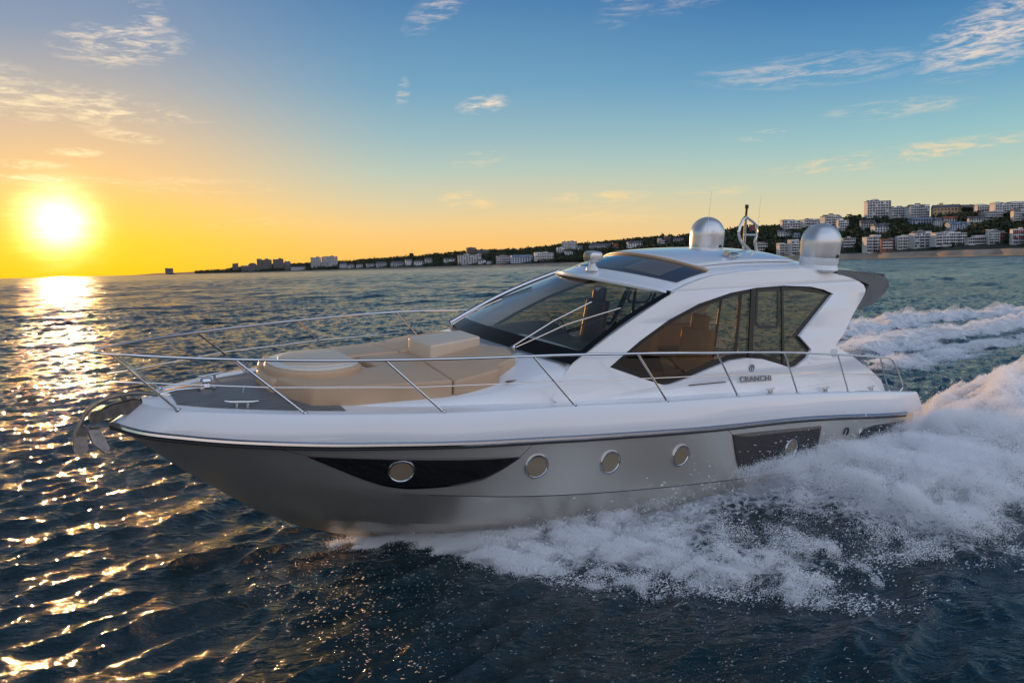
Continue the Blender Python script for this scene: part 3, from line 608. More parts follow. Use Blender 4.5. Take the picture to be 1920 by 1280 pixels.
TOWN = [
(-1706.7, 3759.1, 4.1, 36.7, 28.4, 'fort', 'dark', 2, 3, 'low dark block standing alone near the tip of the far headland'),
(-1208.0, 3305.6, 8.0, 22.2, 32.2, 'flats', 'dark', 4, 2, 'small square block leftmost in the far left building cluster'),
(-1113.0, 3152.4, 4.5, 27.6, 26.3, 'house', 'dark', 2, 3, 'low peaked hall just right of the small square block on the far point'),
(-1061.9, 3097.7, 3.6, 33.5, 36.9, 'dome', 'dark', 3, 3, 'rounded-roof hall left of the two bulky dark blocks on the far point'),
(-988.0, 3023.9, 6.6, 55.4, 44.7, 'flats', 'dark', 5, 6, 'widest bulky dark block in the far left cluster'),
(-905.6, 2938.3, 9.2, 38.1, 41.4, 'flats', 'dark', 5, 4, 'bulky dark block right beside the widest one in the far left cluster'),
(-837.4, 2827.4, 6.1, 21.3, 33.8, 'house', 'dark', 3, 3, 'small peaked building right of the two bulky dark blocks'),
(-777.6, 2754.1, 5.0, 49.2, 15.3, 'terrace', 'grey', 1, 6, 'row of low pale houses before the leftmost grey tower'),
(-690.9, 2676.8, 8.9, 33.3, 39.7, 'tower', 'grey', 7, 5, 'leftmost of three slim grey towers on the distant shore'),
(-651.0, 2646.6, 9.9, 22.0, 39.3, 'tower', 'grey', 7, 4, 'middle of three slim grey towers on the distant shore'),
(-614.7, 2612.3, 10.9, 29.1, 38.8, 'tower', 'grey', 7, 5, 'rightmost of three slim grey towers on the distant shore'),
(-549.8, 2474.0, 6.1, 22.4, 19.2, 'house', 'grey', 2, 3, 'pale gabled house right after the three grey towers'),
(-523.2, 2468.8, 7.2, 20.7, 13.8, 'house', 'grey', 2, 3, 'small pale house second to the right of the three grey towers'),
(-489.1, 2438.8, 8.1, 20.5, 12.0, 'house', 'grey', 1, 3, 'tiny low pale house third to the right of the three grey towers'),
(-442.0, 2386.0, 8.8, 28.5, 11.7, 'terrace', 'grey', 1, 5, 'low terrace of pale cottages near mid distant shore, left one'),
(-393.8, 2302.5, 7.7, 30.8, 16.3, 'terrace', 'grey', 2, 5, 'higher terrace of pale cottages near mid distant shore, right one'),
(-335.1, 2232.7, 7.9, 37.9, 15.9, 'terrace', 'grey', 2, 6, 'pale villa row under the dark trees left of the rounded wood'),
(-296.0, 2190.7, 10.0, 18.6, 18.7, 'house', 'white', 2, 3, 'narrow white gabled house among trees on the mid shore'),
(-261.9, 2153.7, 9.1, 24.4, 15.3, 'house', 'white', 2, 4, 'whitish wide house beside the narrow gabled one'),
(-230.1, 2122.8, 12.8, 19.6, 16.7, 'house', 'grey', 2, 3, 'grey house with one bright gable below the round tree'),
(-163.4, 2034.1, 13.8, 29.0, 13.1, 'terrace', 'white', 2, 5, 'white cottage row left of the big grey mansion block'),
(-103.4, 1923.5, 7.7, 59.0, 24.9, 'flats', 'grey', 5, 9, 'big grey mansion block by the water left of the yacht windscreen'),
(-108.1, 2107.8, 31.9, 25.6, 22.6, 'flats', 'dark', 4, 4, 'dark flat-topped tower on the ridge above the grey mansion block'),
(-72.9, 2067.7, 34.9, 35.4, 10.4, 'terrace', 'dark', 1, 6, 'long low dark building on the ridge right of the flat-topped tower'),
(-69.8, 1865.9, 8.1, 17.3, 12.2, 'house', 'white', 2, 3, 'bright white cottage right of the grey mansion block'),
(-49.7, 1831.1, 7.5, 13.1, 8.0, 'house', 'white', 1, 3, 'tiny white cottage second to the right of the mansion block'),
(-16.0, 1778.4, 7.8, 31.8, 18.0, 'flats', 'grey', 3, 6, 'grey stepped villa left of the blue-roofed long house'),
(26.7, 1722.6, 7.7, 49.2, 18.7, 'house', 'blue', 3, 8, 'long house with blue-grey roof above the beach'),
(75.0, 1663.9, 11.0, 41.6, 18.1, 'flats', 'white', 3, 8, 'cream three-storey house left of the yacht searchlight'),
(116.2, 1736.9, 26.3, 14.9, 15.1, 'flats', 'white', 3, 3, 'short block tucked left of the square tower on the ridge'),
(141.0, 1768.1, 33.6, 35.2, 21.7, 'tower', 'grey', 6, 6, 'lone square tower block on the ridge above the yacht windscreen'),
(163.6, 1748.1, 33.9, 11.2, 10.2, 'flats', 'grey', 2, 3, 'small annex right of the lone square tower block'),
(131.0, 1674.7, 21.4, 16.7, 11.1, 'house', 'white', 2, 3, 'white round-gabled house below the lone square tower'),
(202.0, 1680.3, 33.8, 47.7, 12.3, 'terrace', 'grey', 2, 9, 'long low building on the ridge above the yacht roof front'),
(229.3, 1620.9, 33.0, 11.5, 10.8, 'house', 'brick', 2, 3, 'brown gabled house between trees on the ridge'),
(260.2, 1564.3, 32.0, 30.9, 14.9, 'house', 'white', 3, 6, 'white sloping-roofed block on the ridge above the yacht roof'),
(301.7, 1497.7, 33.6, 13.6, 13.3, 'flats', 'grey', 3, 4, 'grey house with a broad top on the ridge left of the silver domes'),
(324.4, 1542.6, 41.8, 12.9, 11.4, 'flats', 'dark', 3, 3, 'small dark tower left of the first silver dome'),
(345.1, 1537.4, 42.2, 21.4, 8.1, 'terrace', 'grey', 1, 5, 'low pale building right before the first silver dome'),
(454.4, 1406.7, 51.0, 13.4, 13.6, 'house', 'brick', 2, 3, 'sunlit brick house seen through the radar mast'),
(392.6, 1174.8, 11.2, 18.3, 16.6, 'flats', 'grey', 3, 5, 'grey striped flats low on the shore right of the radar mast'),
(501.0, 1343.5, 49.9, 31.5, 19.7, 'flats', 'white', 4, 7, 'flat-roofed white block with a sunlit end, leftmost on the hill crest'),
(539.2, 1350.0, 53.2, 34.0, 17.6, 'flats', 'white', 3, 8, 'long white block second from the left on the hill crest'),
(533.8, 1250.9, 47.5, 30.4, 22.9, 'stepped', 'white', 5, 8, 'white block with stepped pyramid top above the second silver dome'),
(530.5, 1199.0, 39.3, 16.4, 22.1, 'flats', 'white', 5, 5, 'white block just right of the pyramid-topped one'),
(463.2, 1283.1, 37.3, 12.9, 13.4, 'house', 'white', 2, 3, 'white villa below the leftmost white crest block'),
(479.9, 1291.7, 40.8, 11.2, 8.9, 'house', 'grey', 2, 3, 'grey-roofed villa below the leftmost white crest block'),
(475.6, 1243.1, 32.9, 13.3, 11.3, 'house', 'blue', 2, 3, 'bluish villa group left of the second silver dome'),
(405.4, 1115.7, 7.5, 15.7, 16.6, 'flats', 'white', 4, 6, 'white balconied flats by the beach, left half'),
(421.5, 1106.9, 7.0, 20.7, 21.3, 'flats', 'white', 5, 7, 'taller white balconied flats by the beach left of the second dome'),
(479.9, 1065.8, 11.7, 16.7, 18.2, 'flats', 'grey', 4, 6, 'grey flats in shade right of the second silver dome'),
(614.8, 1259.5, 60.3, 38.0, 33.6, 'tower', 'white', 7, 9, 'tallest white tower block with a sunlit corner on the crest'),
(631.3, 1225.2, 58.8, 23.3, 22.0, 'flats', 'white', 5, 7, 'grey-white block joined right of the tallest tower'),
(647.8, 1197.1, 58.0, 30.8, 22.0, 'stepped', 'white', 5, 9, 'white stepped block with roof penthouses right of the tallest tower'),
(562.5, 1183.6, 43.6, 21.4, 15.9, 'house', 'grey', 3, 6, 'long gabled villa row under the tallest tower'),
(551.0, 1117.3, 34.5, 24.3, 16.7, 'house', 'white', 3, 6, 'white shingled villas below the tallest tower'),
(481.5, 999.7, 6.8, 20.6, 22.2, 'flats', 'white', 5, 8, 'white curved hotel with stacked balconies by the beach'),
(488.0, 973.1, 7.5, 14.9, 16.8, 'flats', 'brick', 4, 5, 'brownish wing attached right of the curved hotel'),
(511.2, 977.9, 9.8, 16.1, 17.6, 'flats', 'white', 4, 8, 'left end of the long beach terrace, with red gables'),
(528.3, 967.4, 11.1, 23.0, 20.2, 'stepped', 'white', 5, 10, 'gabled middle of the long beach terrace'),
(545.7, 935.4, 12.6, 37.5, 16.9, 'flats', 'white', 4, 14, 'widest arcaded white block of the long beach terrace'),
(562.9, 906.5, 13.3, 21.5, 9.3, 'flats', 'white', 2, 10, 'low white wing at the right of the beach terrace'),
(576.0, 896.8, 12.7, 12.4, 16.9, 'flats', 'white', 5, 6, 'white glazed block with a curved end at the right terrace end'),
(594.9, 905.9, 17.5, 9.7, 9.9, 'flats', 'brick', 2, 4, 'dark red roofed block right behind the glazed block'),
(579.6, 857.4, 11.5, 14.2, 18.0, 'redflats', 'white', 5, 7, 'red and white banded flats at the right picture edge'),
(617.7, 1130.8, 47.6, 31.9, 11.2, 'terrace', 'blue', 2, 8, 'long pale blue-roofed terrace below the stepped block'),
(609.8, 1071.3, 38.6, 10.0, 16.8, 'house', 'white', 4, 4, 'tall narrow white house with an orange band on mid slope'),
(625.5, 1068.2, 46.2, 19.8, 9.9, 'house', 'redroof', 2, 6, 'white house with red tiled roof on mid slope'),
(600.0, 1011.9, 34.5, 23.6, 11.6, 'house', 'blue', 3, 7, 'white house with long grey roof below the red-roofed one'),
(673.2, 1162.5, 61.0, 38.1, 17.9, 'manor', 'tan', 2, 8, 'sunlit tan manor with a square tower on the skyline'),
(690.6, 1137.2, 64.2, 18.7, 12.2, 'terrace', 'tan', 2, 6, 'tan terrace right of the manor on the skyline'),
(691.4, 1102.4, 61.9, 19.3, 10.9, 'flats', 'white', 3, 6, 'white crest houses left of the long skyline flats'),
(629.8, 1018.7, 41.2, 17.3, 11.7, 'house', 'white', 2, 6, 'white cottages in the dark wood on the right slope'),
(663.8, 1038.4, 47.9, 27.5, 11.1, 'flats', 'grey', 3, 9, 'grey balconied row under the long skyline flats'),
(705.9, 1066.4, 58.2, 43.8, 14.4, 'flats', 'white', 4, 14, 'longest white flats on the skyline at far right'),
(654.9, 967.9, 39.2, 16.6, 17.4, 'flats', 'white', 5, 6, 'white flats stepping down at the right picture edge'),
]
for row in TOWN: building(*row)

# ------------------------------------------------------------------ woods on the hills
M['leaf'] = pmat('dark_tree_foliage', (.032, .044, .018), .85, vary=(.06, .6))
M['leaf2'] = pmat('olive_tree_foliage', (.060, .060, .020), .85, vary=(.3, .4))
M['trunk'] = pmat('tree_bark', (.07, .05, .035), .9, vary=(2, .3))
def crown_arrays(rg, rad, hgt, n):
    """n leaf clumps (quads) spread through an uneven crown"""
    lob = rg.normal(size=(5, 3))*np.array([.42, .42, .28])
    which = rg.integers(0, 5, n); p = rg.normal(size=(n, 3)); p /= np.linalg.norm(p, axis=1)[:, None]
    p *= (rg.random(n)**.35*.62)[:, None]; c = (lob[which]+p)*np.array([rad, rad, hgt*.5])
    s = rad*(.16+.16*rg.random(n)); a = rg.normal(size=(n, 3)); a /= np.linalg.norm(a, axis=1)[:, None]
    b = np.cross(a, rg.normal(size=(n, 3))); b /= np.linalg.norm(b, axis=1)[:, None]
    a *= s[:, None]; b *= s[:, None]
    return np.stack([c-a-b*.8, c+a-b, c+a*.8+b, c-a+b*1.1], 1)
def quads_mesh(name, Q):
    me = bpy.data.meshes.new(name); V = Q.reshape(-1, 3).astype(np.float32); n = len(V)
    me.vertices.add(n); me.vertices.foreach_set('co', V.ravel()); me.loops.add(n); me.loops.foreach_set('vertex_index', np.arange(n, dtype=np.int32))
    me.polygons.add(n//4); me.polygons.foreach_set('loop_start', np.arange(0, n, 4, dtype=np.int32)); me.update(calc_edges=True); return me
rg = np.random.default_rng(5)
tb = np.array([(math.atan2(r[0], r[1]), math.hypot(r[0], r[1]), r[3], r[2]+1.5, r[4]-1.5) for r in TOWN])
Q = []; n_tree = 0
for _ in range(19000):
    a = math.atan(rg.uniform(-.42, .42)) if rg.random() < .5 else math.atan(rg.uniform(.25, 1.25))
    u = rg.uniform(.115, 1.02)**.9; r = float(shore(a)+u*depth(a)); z = float(terrain(a, r)); H = float(ridge(a))
    if H < 3: continue
    th = rg.uniform(6, 14) if r < 1500 else rg.uniform(6, 11) if H > 18 else rg.uniform(3, 8); rad = th*rg.uniform(.42, .62)
    da = np.abs(tb[:, 0]-a)*tb[:, 1]; near = da < tb[:, 2]/2+rad*.8
    top = (z+th-CAMZ)/r; hid = near & (r < tb[:, 1]+4) & (top > (tb[:, 3]+.22*tb[:, 4]-CAMZ)/tb[:, 1])
    if hid.any(): continue
    if (near & (np.abs(r-tb[:, 1]) < 9)).any(): continue
    q = crown_arrays(rg, rad, th, 34 if r < 1700 else 16); q += np.array([r*math.sin(a), r*math.cos(a), z+th*.52]); Q.append(q); n_tree += 1
wood = tag(link('woodland', quads_mesh('woodland', np.concatenate(Q)), M['leaf']), 'dark woods covering the hillside between the houses', 'woods', kind='stuff')
# trees that stand out against the sky
TREES = [(777, 17, 15, 'round dark tree standing above the ridge left of the grey mansion block'), (822, 9, 15, 'round bushy tree on the ridge just left of the flat-topped tower'), (955, 5, 12, 'broad low tree on the ridge above the grey stepped villa'), (1011, 5, 9, 'small lone tree on the ridge left of the square tower block'),
         (1161, 7, 11, 'tall round tree above the brown gabled house'), (1172, 6, 12, 'twin round tree left of the white sloping-roofed block'), (1212, 3, 10, 'low bushy tree right of the white sloping-roofed block'), (1290, 5, 9, 'dark bushy tree partly behind the first silver dome'),
         (1362, 8, 13, 'dark tree between the first silver dome and the radar mast'), (1425, 9, 13, 'dark tree on the crest just right of the radar mast'), (1444, 12, 16, 'wide dark tree left of the leftmost white crest block'), (1457, 8, 9, 'smaller round tree beside the leftmost white crest block'),
         (1598, 8, 14, 'olive tree rising left of the tallest white tower'), (1611, 14, 12, 'tallest olive tree touching the tallest white tower'), (1758, 5, 16, 'dark tree below the sunlit manor'), (1812, 4, 14, 'dark tree before the tan terrace'), (1845, 7, 10, 'round tree breaking the skyline right of the tan terrace')]
for i, (px, up, wpx, lab) in enumerate(TREES):
    a = b2az(px); r = float(shore(a)+depth(a)*.985); s = r*math.cos(a)/1400; z = float(terrain(a, r))
    rad = min(wpx*s*.5, 7); th = max(up*s*.45+4, 8)
    o = empty('tree', (r*math.sin(a), r*math.cos(a), z-.5)); tag(o, lab, 'tree', 'trees on the skyline')
    MB().tube([(0, 0, 0), (.1, 0, th*.3), (.25, .1, th*.6), (.2, .1, th*.85)], [.45, .36, .26, .08], 7).build('trunk', M['trunk'], o)
    q = crown_arrays(np.random.default_rng(100+i), rad, th*.75, 170); q *= np.array([1, 1, 1.15]); q[..., 2] += th*.6
    link('crown', quads_mesh('crown', q*1.0), M['leaf2'] if 'olive' in lab else M['leaf'], o)
# ------------------------------------------------------------------ yacht (x ahead, y to port, z up; metres)
yacht = tag(empty('motor_yacht', BOAT_LOC, BOAT_ROT), 'white and champagne motor yacht heeling at speed through the sea', 'yacht')
def part(name, V, F, mat, parent=None, smooth=True, angle=35): return link(name, mesh(name, V, F, smooth, angle), mat, parent or yacht)
B = pc([-.5, 0, 2, 4, 6, 8, 9, 10, 11, 11.7, 12.3, 12.8, 13.2, 13.41], [2.0, 2.05, 2.12, 2.16, 2.16, 2.09, 1.98, 1.8, 1.52, 1.28, 1.0, .68, .36, 0])
ZS = pc([-.5, 0, .35, 3.98, 5.79, 8.17, 9.14, 9.8, 10.72, 11.27, 11.97, 12.62, 13.41], [1.45, 1.52, 1.55, 1.94, 2.06, 2.24, 2.30, 2.33, 2.375, 2.40, 2.44, 2.475, 2.53])
BD = pc([-.3, 0, .85, 2.3, 3.85, 5.4, 6.85, 8.44, 9.2, 10.2, 11, 11.67, 12.38, 12.84, 13.03, 13.12], [1.91, 1.92, 1.95, 2.0, 2.03, 2.03, 2.0, 1.91, 1.82, 1.62, 1.41, 1.17, .82, .50, .30, .12])
ZD = pc([-.3, 0, .85, 2.31, 3.85, 5.36, 6.85, 8.44, 10.18, 11.67, 12.4, 13.12], [1.87, 1.90, 2.01, 2.17, 2.32, 2.44, 2.53, 2.64, 2.69, 2.74, 2.755, 2.76])
BC = pc([12.75, 12.4, 12, 11.3, 10.6, 10, 9.3, 8.2, 7.2, 5.8, 4, 0], [0, .33, .63, 1.07, 1.40, 1.64, 1.83, 2.01, 2.075, 2.105, 2.11, 2.01])
ZC = pc([12.75, 12, 11, 10, 9.3, 8.2, 7.24, 5.78, 4, 0], [1.92, 1.83, 1.73, 1.64, 1.56, 1.45, 1.35, 1.2, 1.03, .62])
BE = pc([11.95, 11.5, 11, 10.5, 10, 9, 8, 7, 6, 4, 0], [0, .36, .64, .92, 1.17, 1.50, 1.72, 1.83, 1.89, 1.92, 1.86])
ZE = pc([11.95, 11, 10, 9, 8, 6, 4, 0], [1.26, 1.16, 1.08, 1.0, .93, .75, .6, .35])
BDh = pc([11.34, 10.8, 10.2, 9.5, 9, 8, 7, 6, 4, 0], [0, .25, .5, .80, .98, 1.27, 1.47, 1.62, 1.75, 1.75])
ZDh = pc([11.34, 10.5, 9.5, 8, 6, 4, 0], [.88, .78, .68, .5, .3, .18, .05])
ZK = pc([10.6, 9.97, 8.5, 6, 0], [.57, .40, .1, -.2, -.4])
def hull():
    T = np.linspace(0, 1, 90)**1.35; V = []; nr = 0
    ctrl = [(13.41, B, ZS), (12.75, BC, ZC), (11.95, BE, ZE), (11.34, BDh, ZDh), (10.6, lambda x: 0, ZK)]
    pts = [[(x0*(1-t), fb(x0*(1-t)), fz(x0*(1-t))) for t in T] for x0, fb, fz in ctrl]
    rows = []
    for k, sub in enumerate((6, 4, 3, 3)):
        for q in range(sub):
            f = q/sub; rows.append([tuple(Vector(a).lerp(Vector(b), f)) for a, b in zip(pts[k], pts[k+1])])
    rows.append(pts[4]); nc = len(T); V = [p for r in rows for p in r]; n = len(V); F = grid_faces(len(rows), nc)
    V += [(x, -y, z) for x, y, z in V]; F += [tuple(reversed([i+n for i in f])) for f in F]
    last = [r*nc+nc-1 for r in range(len(rows))]; F.append(tuple(last+[i+n for i in reversed(last[:-1])]))
    bm = bmesh.new(); vs = [bm.verts.new(v) for v in V]; bm.verts.ensure_lookup_table()
    for f in F:
        try: bm.faces.new([vs[i] for i in f])
        except ValueError: pass
    bmesh.ops.remove_doubles(bm, verts=bm.verts, dist=.004)
    return from_bm('hull', bm, True, 14)
hull_o = link('hull', hull(), M['hull'], yacht)
_bm = bmesh.new(); _bm.from_mesh(hull_o.data); HBV = BVHTree.FromBMesh(_bm); _bm.free()
def on_hull(x, z, off=.005):
    h = HBV.ray_cast(Vector((x, 6, z)), Vector((0, -1, 0)))
    p, n = h[0], h[1]
    if p is None: return Vector((x, B(x)+off, z)), Vector((0, 1, 0))
    if n.y < 0: n = -n
    return p+n*off, n
def drape(name, top, bot, mat, off=.006, nx=40, nz=8, parent=None, th=.0):
    """panel following the hull side between an upper and a lower edge, each a list of (x, z)"""
    ft = pc([p[0] for p in top], [p[1] for p in top]); fb = pc([p[0] for p in bot], [p[1] for p in bot])
    x0, x1 = max(top[0][0], bot[0][0]), min(top[-1][0], bot[-1][0]); V = []
    for i in range(nx+1):
        x = x0+(x1-x0)*i/nx
        for j in range(nz+1):
            z = ft(x)+(fb(x)-ft(x))*j/nz; V.append(on_hull(x, z, off)[0])
    me = mesh(name, V, grid_faces(nx+1, nz+1), True, None)
    o = link(name, me, mat, parent or yacht); s = o.modifiers.new('thick', 'SOLIDIFY'); s.thickness = .012; s.offset = 0; return o
def drape_line(name, pts, r, mat, n=6, parent=None, off=.0):
    P = [on_hull(x, z, off)[0] for x, z in pts]
    return MB().tube(P, r, n).build(name, mat, parent or yacht)
# dark side panels
drape('side_panel', [(9.26, 2.09), (10.2, 2.165), (11.66, 2.265)], [(9.26, 2.08), (9.52, 1.92), (9.75, 1.82), (10.1, 1.77), (10.5, 1.76), (10.75, 1.80), (11.0, 1.90), (11.3, 2.06), (11.66, 2.26)], M['black'], nx=60)
drape('side_panel', [(3.25, 1.72), (5.38, 1.89), (5.55, 1.90)], [(3.25, 1.26), (4.4, 1.18), (5.15, 1.17), (5.3, 1.35), (5.55, 1.89)], M['panel'], nx=50)
drape_line('seam', [(x, ZC(x)-.012) for x in np.linspace(3, 10.3, 50)], .006, M['rubber'])
drape_line('seam', [(9.10, 2.25), (9.26, 2.09)], .004, M['rubber']); drape_line('seam', [(5.55, 1.90), (5.72, 2.03)], .004, M['rubber'])
drape_line('seam', [(11.66, 2.265), (12.05, 2.40)], .004, M['rubber'])
# engine air intake near the stern
intk = drape('air_intake', [(.35, 1.42), (.9, 1.44), (1.5, 1.475), (1.85, 1.46), (1.93, 1.40)], [(.35, 1.12), (.9, 1.15), (1.5, 1.19), (1.85, 1.27), (1.93, 1.39)], M['black'], nx=30)
drape_line('intake_frame', smooth_path([(.3, 0, 1.43), (.9, 0, 1.455), (1.5, 0, 1.49), (1.84, 0, 1.48), (1.96, 0, 1.39), (1.86, 0, 1.26), (1.5, 0, 1.175), (.9, 0, 1.135), (.3, 0, 1.105)], 6) and [(p[0], p[2]) for p in smooth_path([(.3, 0, 1.43), (.9, 0, 1.455), (1.5, 0, 1.49), (1.84, 0, 1.48), (1.96, 0, 1.39), (1.86, 0, 1.26), (1.5, 0, 1.175), (.9, 0, 1.135), (.3, 0, 1.105)], 6)], .016, M['chrome'], 8, intk, .008)
def hull_ring(x, z, r, name, parts):
    p, n = on_hull(x, z, 0); return p, n
for x, z, r, dark in ((10.66, 2.02, .165, 0), (9.02, 1.935, .165, 0), (7.91, 1.845, .165, 0), (6.62, 1.745, .165, 0), (4.02, 1.45, .165, 0)):
    p, n = on_hull(x, z, 0)
    ring = MB().lathe([(r*.78, -.02), (r*.80, .012), (r*.86, .026), (r*.95, .026), (r*1.0, .012), (r*1.0, -.02)], p, 40, n).build('porthole', M['chrome'], yacht)
    MB().lathe([(r*.05, .016), (r*.81, .016), (r*.81, -.01), (r*.05, -.01)], p, 32, n).build('porthole_glass', M['porthole'], ring)
p, n = on_hull(2.42, 1.50, 0)
MB().lathe([(.075, -.02), (.08, .016), (.055, .02), (.05, .0), (.0, -.005)], p, 20, n).build('exhaust_outlet', M['black'], yacht)
# white topsides band between the rub rail and the deck edge
def topsides():
    T = np.linspace(0, 1, 100)**1.3; rows = []
    for k in range(8):
        row = []
        for t in T:
            xs = 13.41-13.86*t; xd = 13.12-13.34*t; bs, zs, bd, zd = B(xs), ZS(xs), BD(xd)*(1 if t else 0), ZD(xd)
            s = Vector((xs, bs, zs)); d = Vector((xd, bd, zd)); e = [0, .16, .38, .62, .82, .93, .98, 1][k]
            q = s.lerp(d, e); bulge = math.sin(e*math.pi)*.035+(.018 if 4 <= k <= 6 else 0)
            if t < .02: bulge *= t/.02
            q.y += bulge; q.z += bulge*.35; row.append(tuple(q))
        rows.append(row)
    nc = len(T); V = [p for r in rows for p in r]; n = len(V); F = grid_faces(8, nc)
    V += [(x, -y, z) for x, y, z in V]; F += [tuple(reversed([i+n for i in f])) for f in F]
    last = [r*nc+nc-1 for r in range(8)]; F.append(tuple(last+[i+n for i in reversed(last)]))
    bm = bmesh.new(); vs = [bm.verts.new(v) for v in V]
    for f in F:
        try: bm.faces.new([vs[i] for i in f])
        except ValueError: pass
    bmesh.ops.remove_doubles(bm, verts=bm.verts, dist=.003); return from_bm('topsides', bm, True, 60)
link('topsides', topsides(), M['white_side'], yacht)
xs = list(13.43-13.08*np.linspace(0, 1, 90)**1.3)
def rub(off, dz, r, name, mat):
    P = [(x, B(min(x, 13.41))+off, ZS(x)+dz) for x in xs]
    P = [(x, -y, z) for x, y, z in reversed(P[1:])]+P
    return MB().tube(P, r, 8).build(name, mat, yacht)
rub(.012, .0, .034, 'rub_rail', M['strip']); rub(.004, -.045, .02, 'rub_rail_base', M['rubber'])
# deck
zdk = lambda x, y: ZD(x)-.03+.075*(1-min(1, abs(y)/max(BD(x), .05))**2)
def deck():
    T = np.linspace(0, 1, 60)**1.3; fr = [1.0, .985, .93, .75, .5, .25, 0, -.25, -.5, -.75, -.93, -.985, -1.0]; V = []
    for t in T:
        x = 13.12-13.34*t; bd = BD(x)
        for f in fr: V.append((x, bd*f, ZD(x)-.002 if abs(f) == 1 else ZD(x)-.028 if abs(f) > .95 else zdk(x, bd*f)))
    part('deck', V, [tuple(reversed(f)) for f in grid_faces(len(T), len(fr))], M['white'], None, True, 50)
deck()
V = []; nx, ny = 24, 14
for i in range(nx+1):
    x = 11.2+1.62*i/nx; hw_ = max(BD(x)-.17, .04)
    for j in range(ny+1): y = hw_*(2*j/ny-1); V.append((x, y, zdk(x, y)+.006))
part('teak_deck', V, grid_faces(nx+1, ny+1), M['teak'])
V = []
for i in range(9):
    x = .95-1.1*i/8
    for j in range(9): y = (BD(x)-.14)*(2*j/8-1); V.append((x, y, zdk(x, y)+.006))
part('teak_deck', V, grid_faces(9, 9), M['teak'])
# coachroof rising to the windscreen
WB = pc([7.6, 8.0, 8.5, 9.5, 10.5, 11.2, 11.6, 11.78], [1.68, 1.68, 1.66, 1.46, 1.24, .98, .62, .03])
ZT = pc([7.6, 8.4, 8.7, 9.2, 10, 11, 11.78], [3.06, 3.06, 3.0, 2.84, 2.76, 2.74, 2.73])
V = []; fr = [1, .985, .93, .84, .6, .3, 0, -.3, -.6, -.84, -.93, -.985, -1]
for i in range(41):
    x = 11.78-4.18*i/40; wb = WB(x); zb = zdk(x, wb)-.02; zt = ZT(x)
    for f in fr:
        a = abs(f); z = zb if a == 1 else zb+(zt-zb)*(.55 if a > .98 else .86 if a > .92 else .97 if a > .8 else 1)+(.05*(1-a*a) if a < .9 else 0)
        V.append((x, wb*f, z))
part('coachroof', V, [tuple(reversed(f)) for f in grid_faces(41, len(fr))], M['white'], None, True, 60)

# sun pad
def cushion(name, poly, zt, zb, mat, r=.05, seg=4, parent=None):
    bm = bmesh.new(); lo = [bm.verts.new((x, y, zb(x, y) if callable(zb) else zb)) for x, y in poly]; hi = [bm.verts.new((x, y, zt(x, y))) for x, y in poly]
    n = len(poly); bm.faces.new(lo[::-1]); bm.faces.new(hi)
    for i in range(n): bm.faces.new((lo[i], lo[(i+1) % n], hi[(i+1) % n], hi[i]))
    bmesh.ops.recalc_face_normals(bm, faces=bm.faces)
    bmesh.ops.bevel(bm, geom=list(bm.edges), offset=r, segments=seg, profile=.5, affect='EDGES', clamp_overlap=True)
    return link(name, from_bm(name, bm, True, 50), mat, parent or yacht)
plane = lambda z0, gx, gy=0: (lambda x, y: z0+gx*(x-10)+gy*abs(y))
for s in (1, -1):
    m_ = lambda pts: [(x, s*y) for x, y in (pts if s == 1 else pts[::-1])]
    cushion('sunpad_cushion', m_([(11.64, .66), (11.74, .36), (10.4, .36), (9.78, .33), (9.86, 1.27), (11.0, 1.05), (11.5, .92)]), plane(3.025, -.012, -.05), 2.70, M['vinyl'], .035)
    cushion('sunpad_backrest', m_([(9.76, .33), (8.86, .28), (8.62, .62), (8.78, 1.05), (9.08, 1.12), (9.18, 1.28), (9.84, 1.28)]), lambda x, y: 3.03+(9.8-x)*.15-.06*abs(y), 2.76, M['vinyl'], .035)
cushion('sunpad_cushion', [(10.42, .35), (10.42, -.35), (9.6, -.35), (9.6, .35)][::-1], plane(2.99, -.01), 2.80, M['vinyl'], .03)
cushion('headrest_cushion', [(9.66, .33), (9.66, -.33), (8.84, -.28), (8.84, .28)][::-1], lambda x, y: 3.20+(9.66-x)*.08, 2.86, M['vinyl2'], .03)
cushion('sunpad_cushion', [(11.78, .3), (11.8, 0), (11.78, -.3), (11.4, -.5), (10.5, -.5), (10.5, .5), (11.4, .5)][::-1], plane(2.96, -.01), 2.72, M['vinyl'], .045)
def oval(cx, rx, ry, n=36, flat=.0): 
    out = []
    for k in range(n):
        a = 2*math.pi*k/n; x = math.cos(a); y = math.sin(a); x = x if x > -.72 else -.72
        out.append((cx+rx*x, ry*y))
    o2 = []
    for p_ in out:
        if not o2 or (Vector(p_)-Vector(o2[-1])).length > .03: o2.append(p_)
    return o2
hp = cushion('hatch_cushion', oval(11.12, .62, .62), plane(3.075, -.02), 2.9, M['vinyl'], .03, 3)
cushion('hatch_rim', oval(11.12, .575, .57), plane(3.105, -.02), 3.04, M['cream'], .012, 3, hp)
cushion('hatch_pad', oval(11.09, .49, .49), plane(3.125, -.02), 3.06, M['vinyl2'], .022, 3, hp)

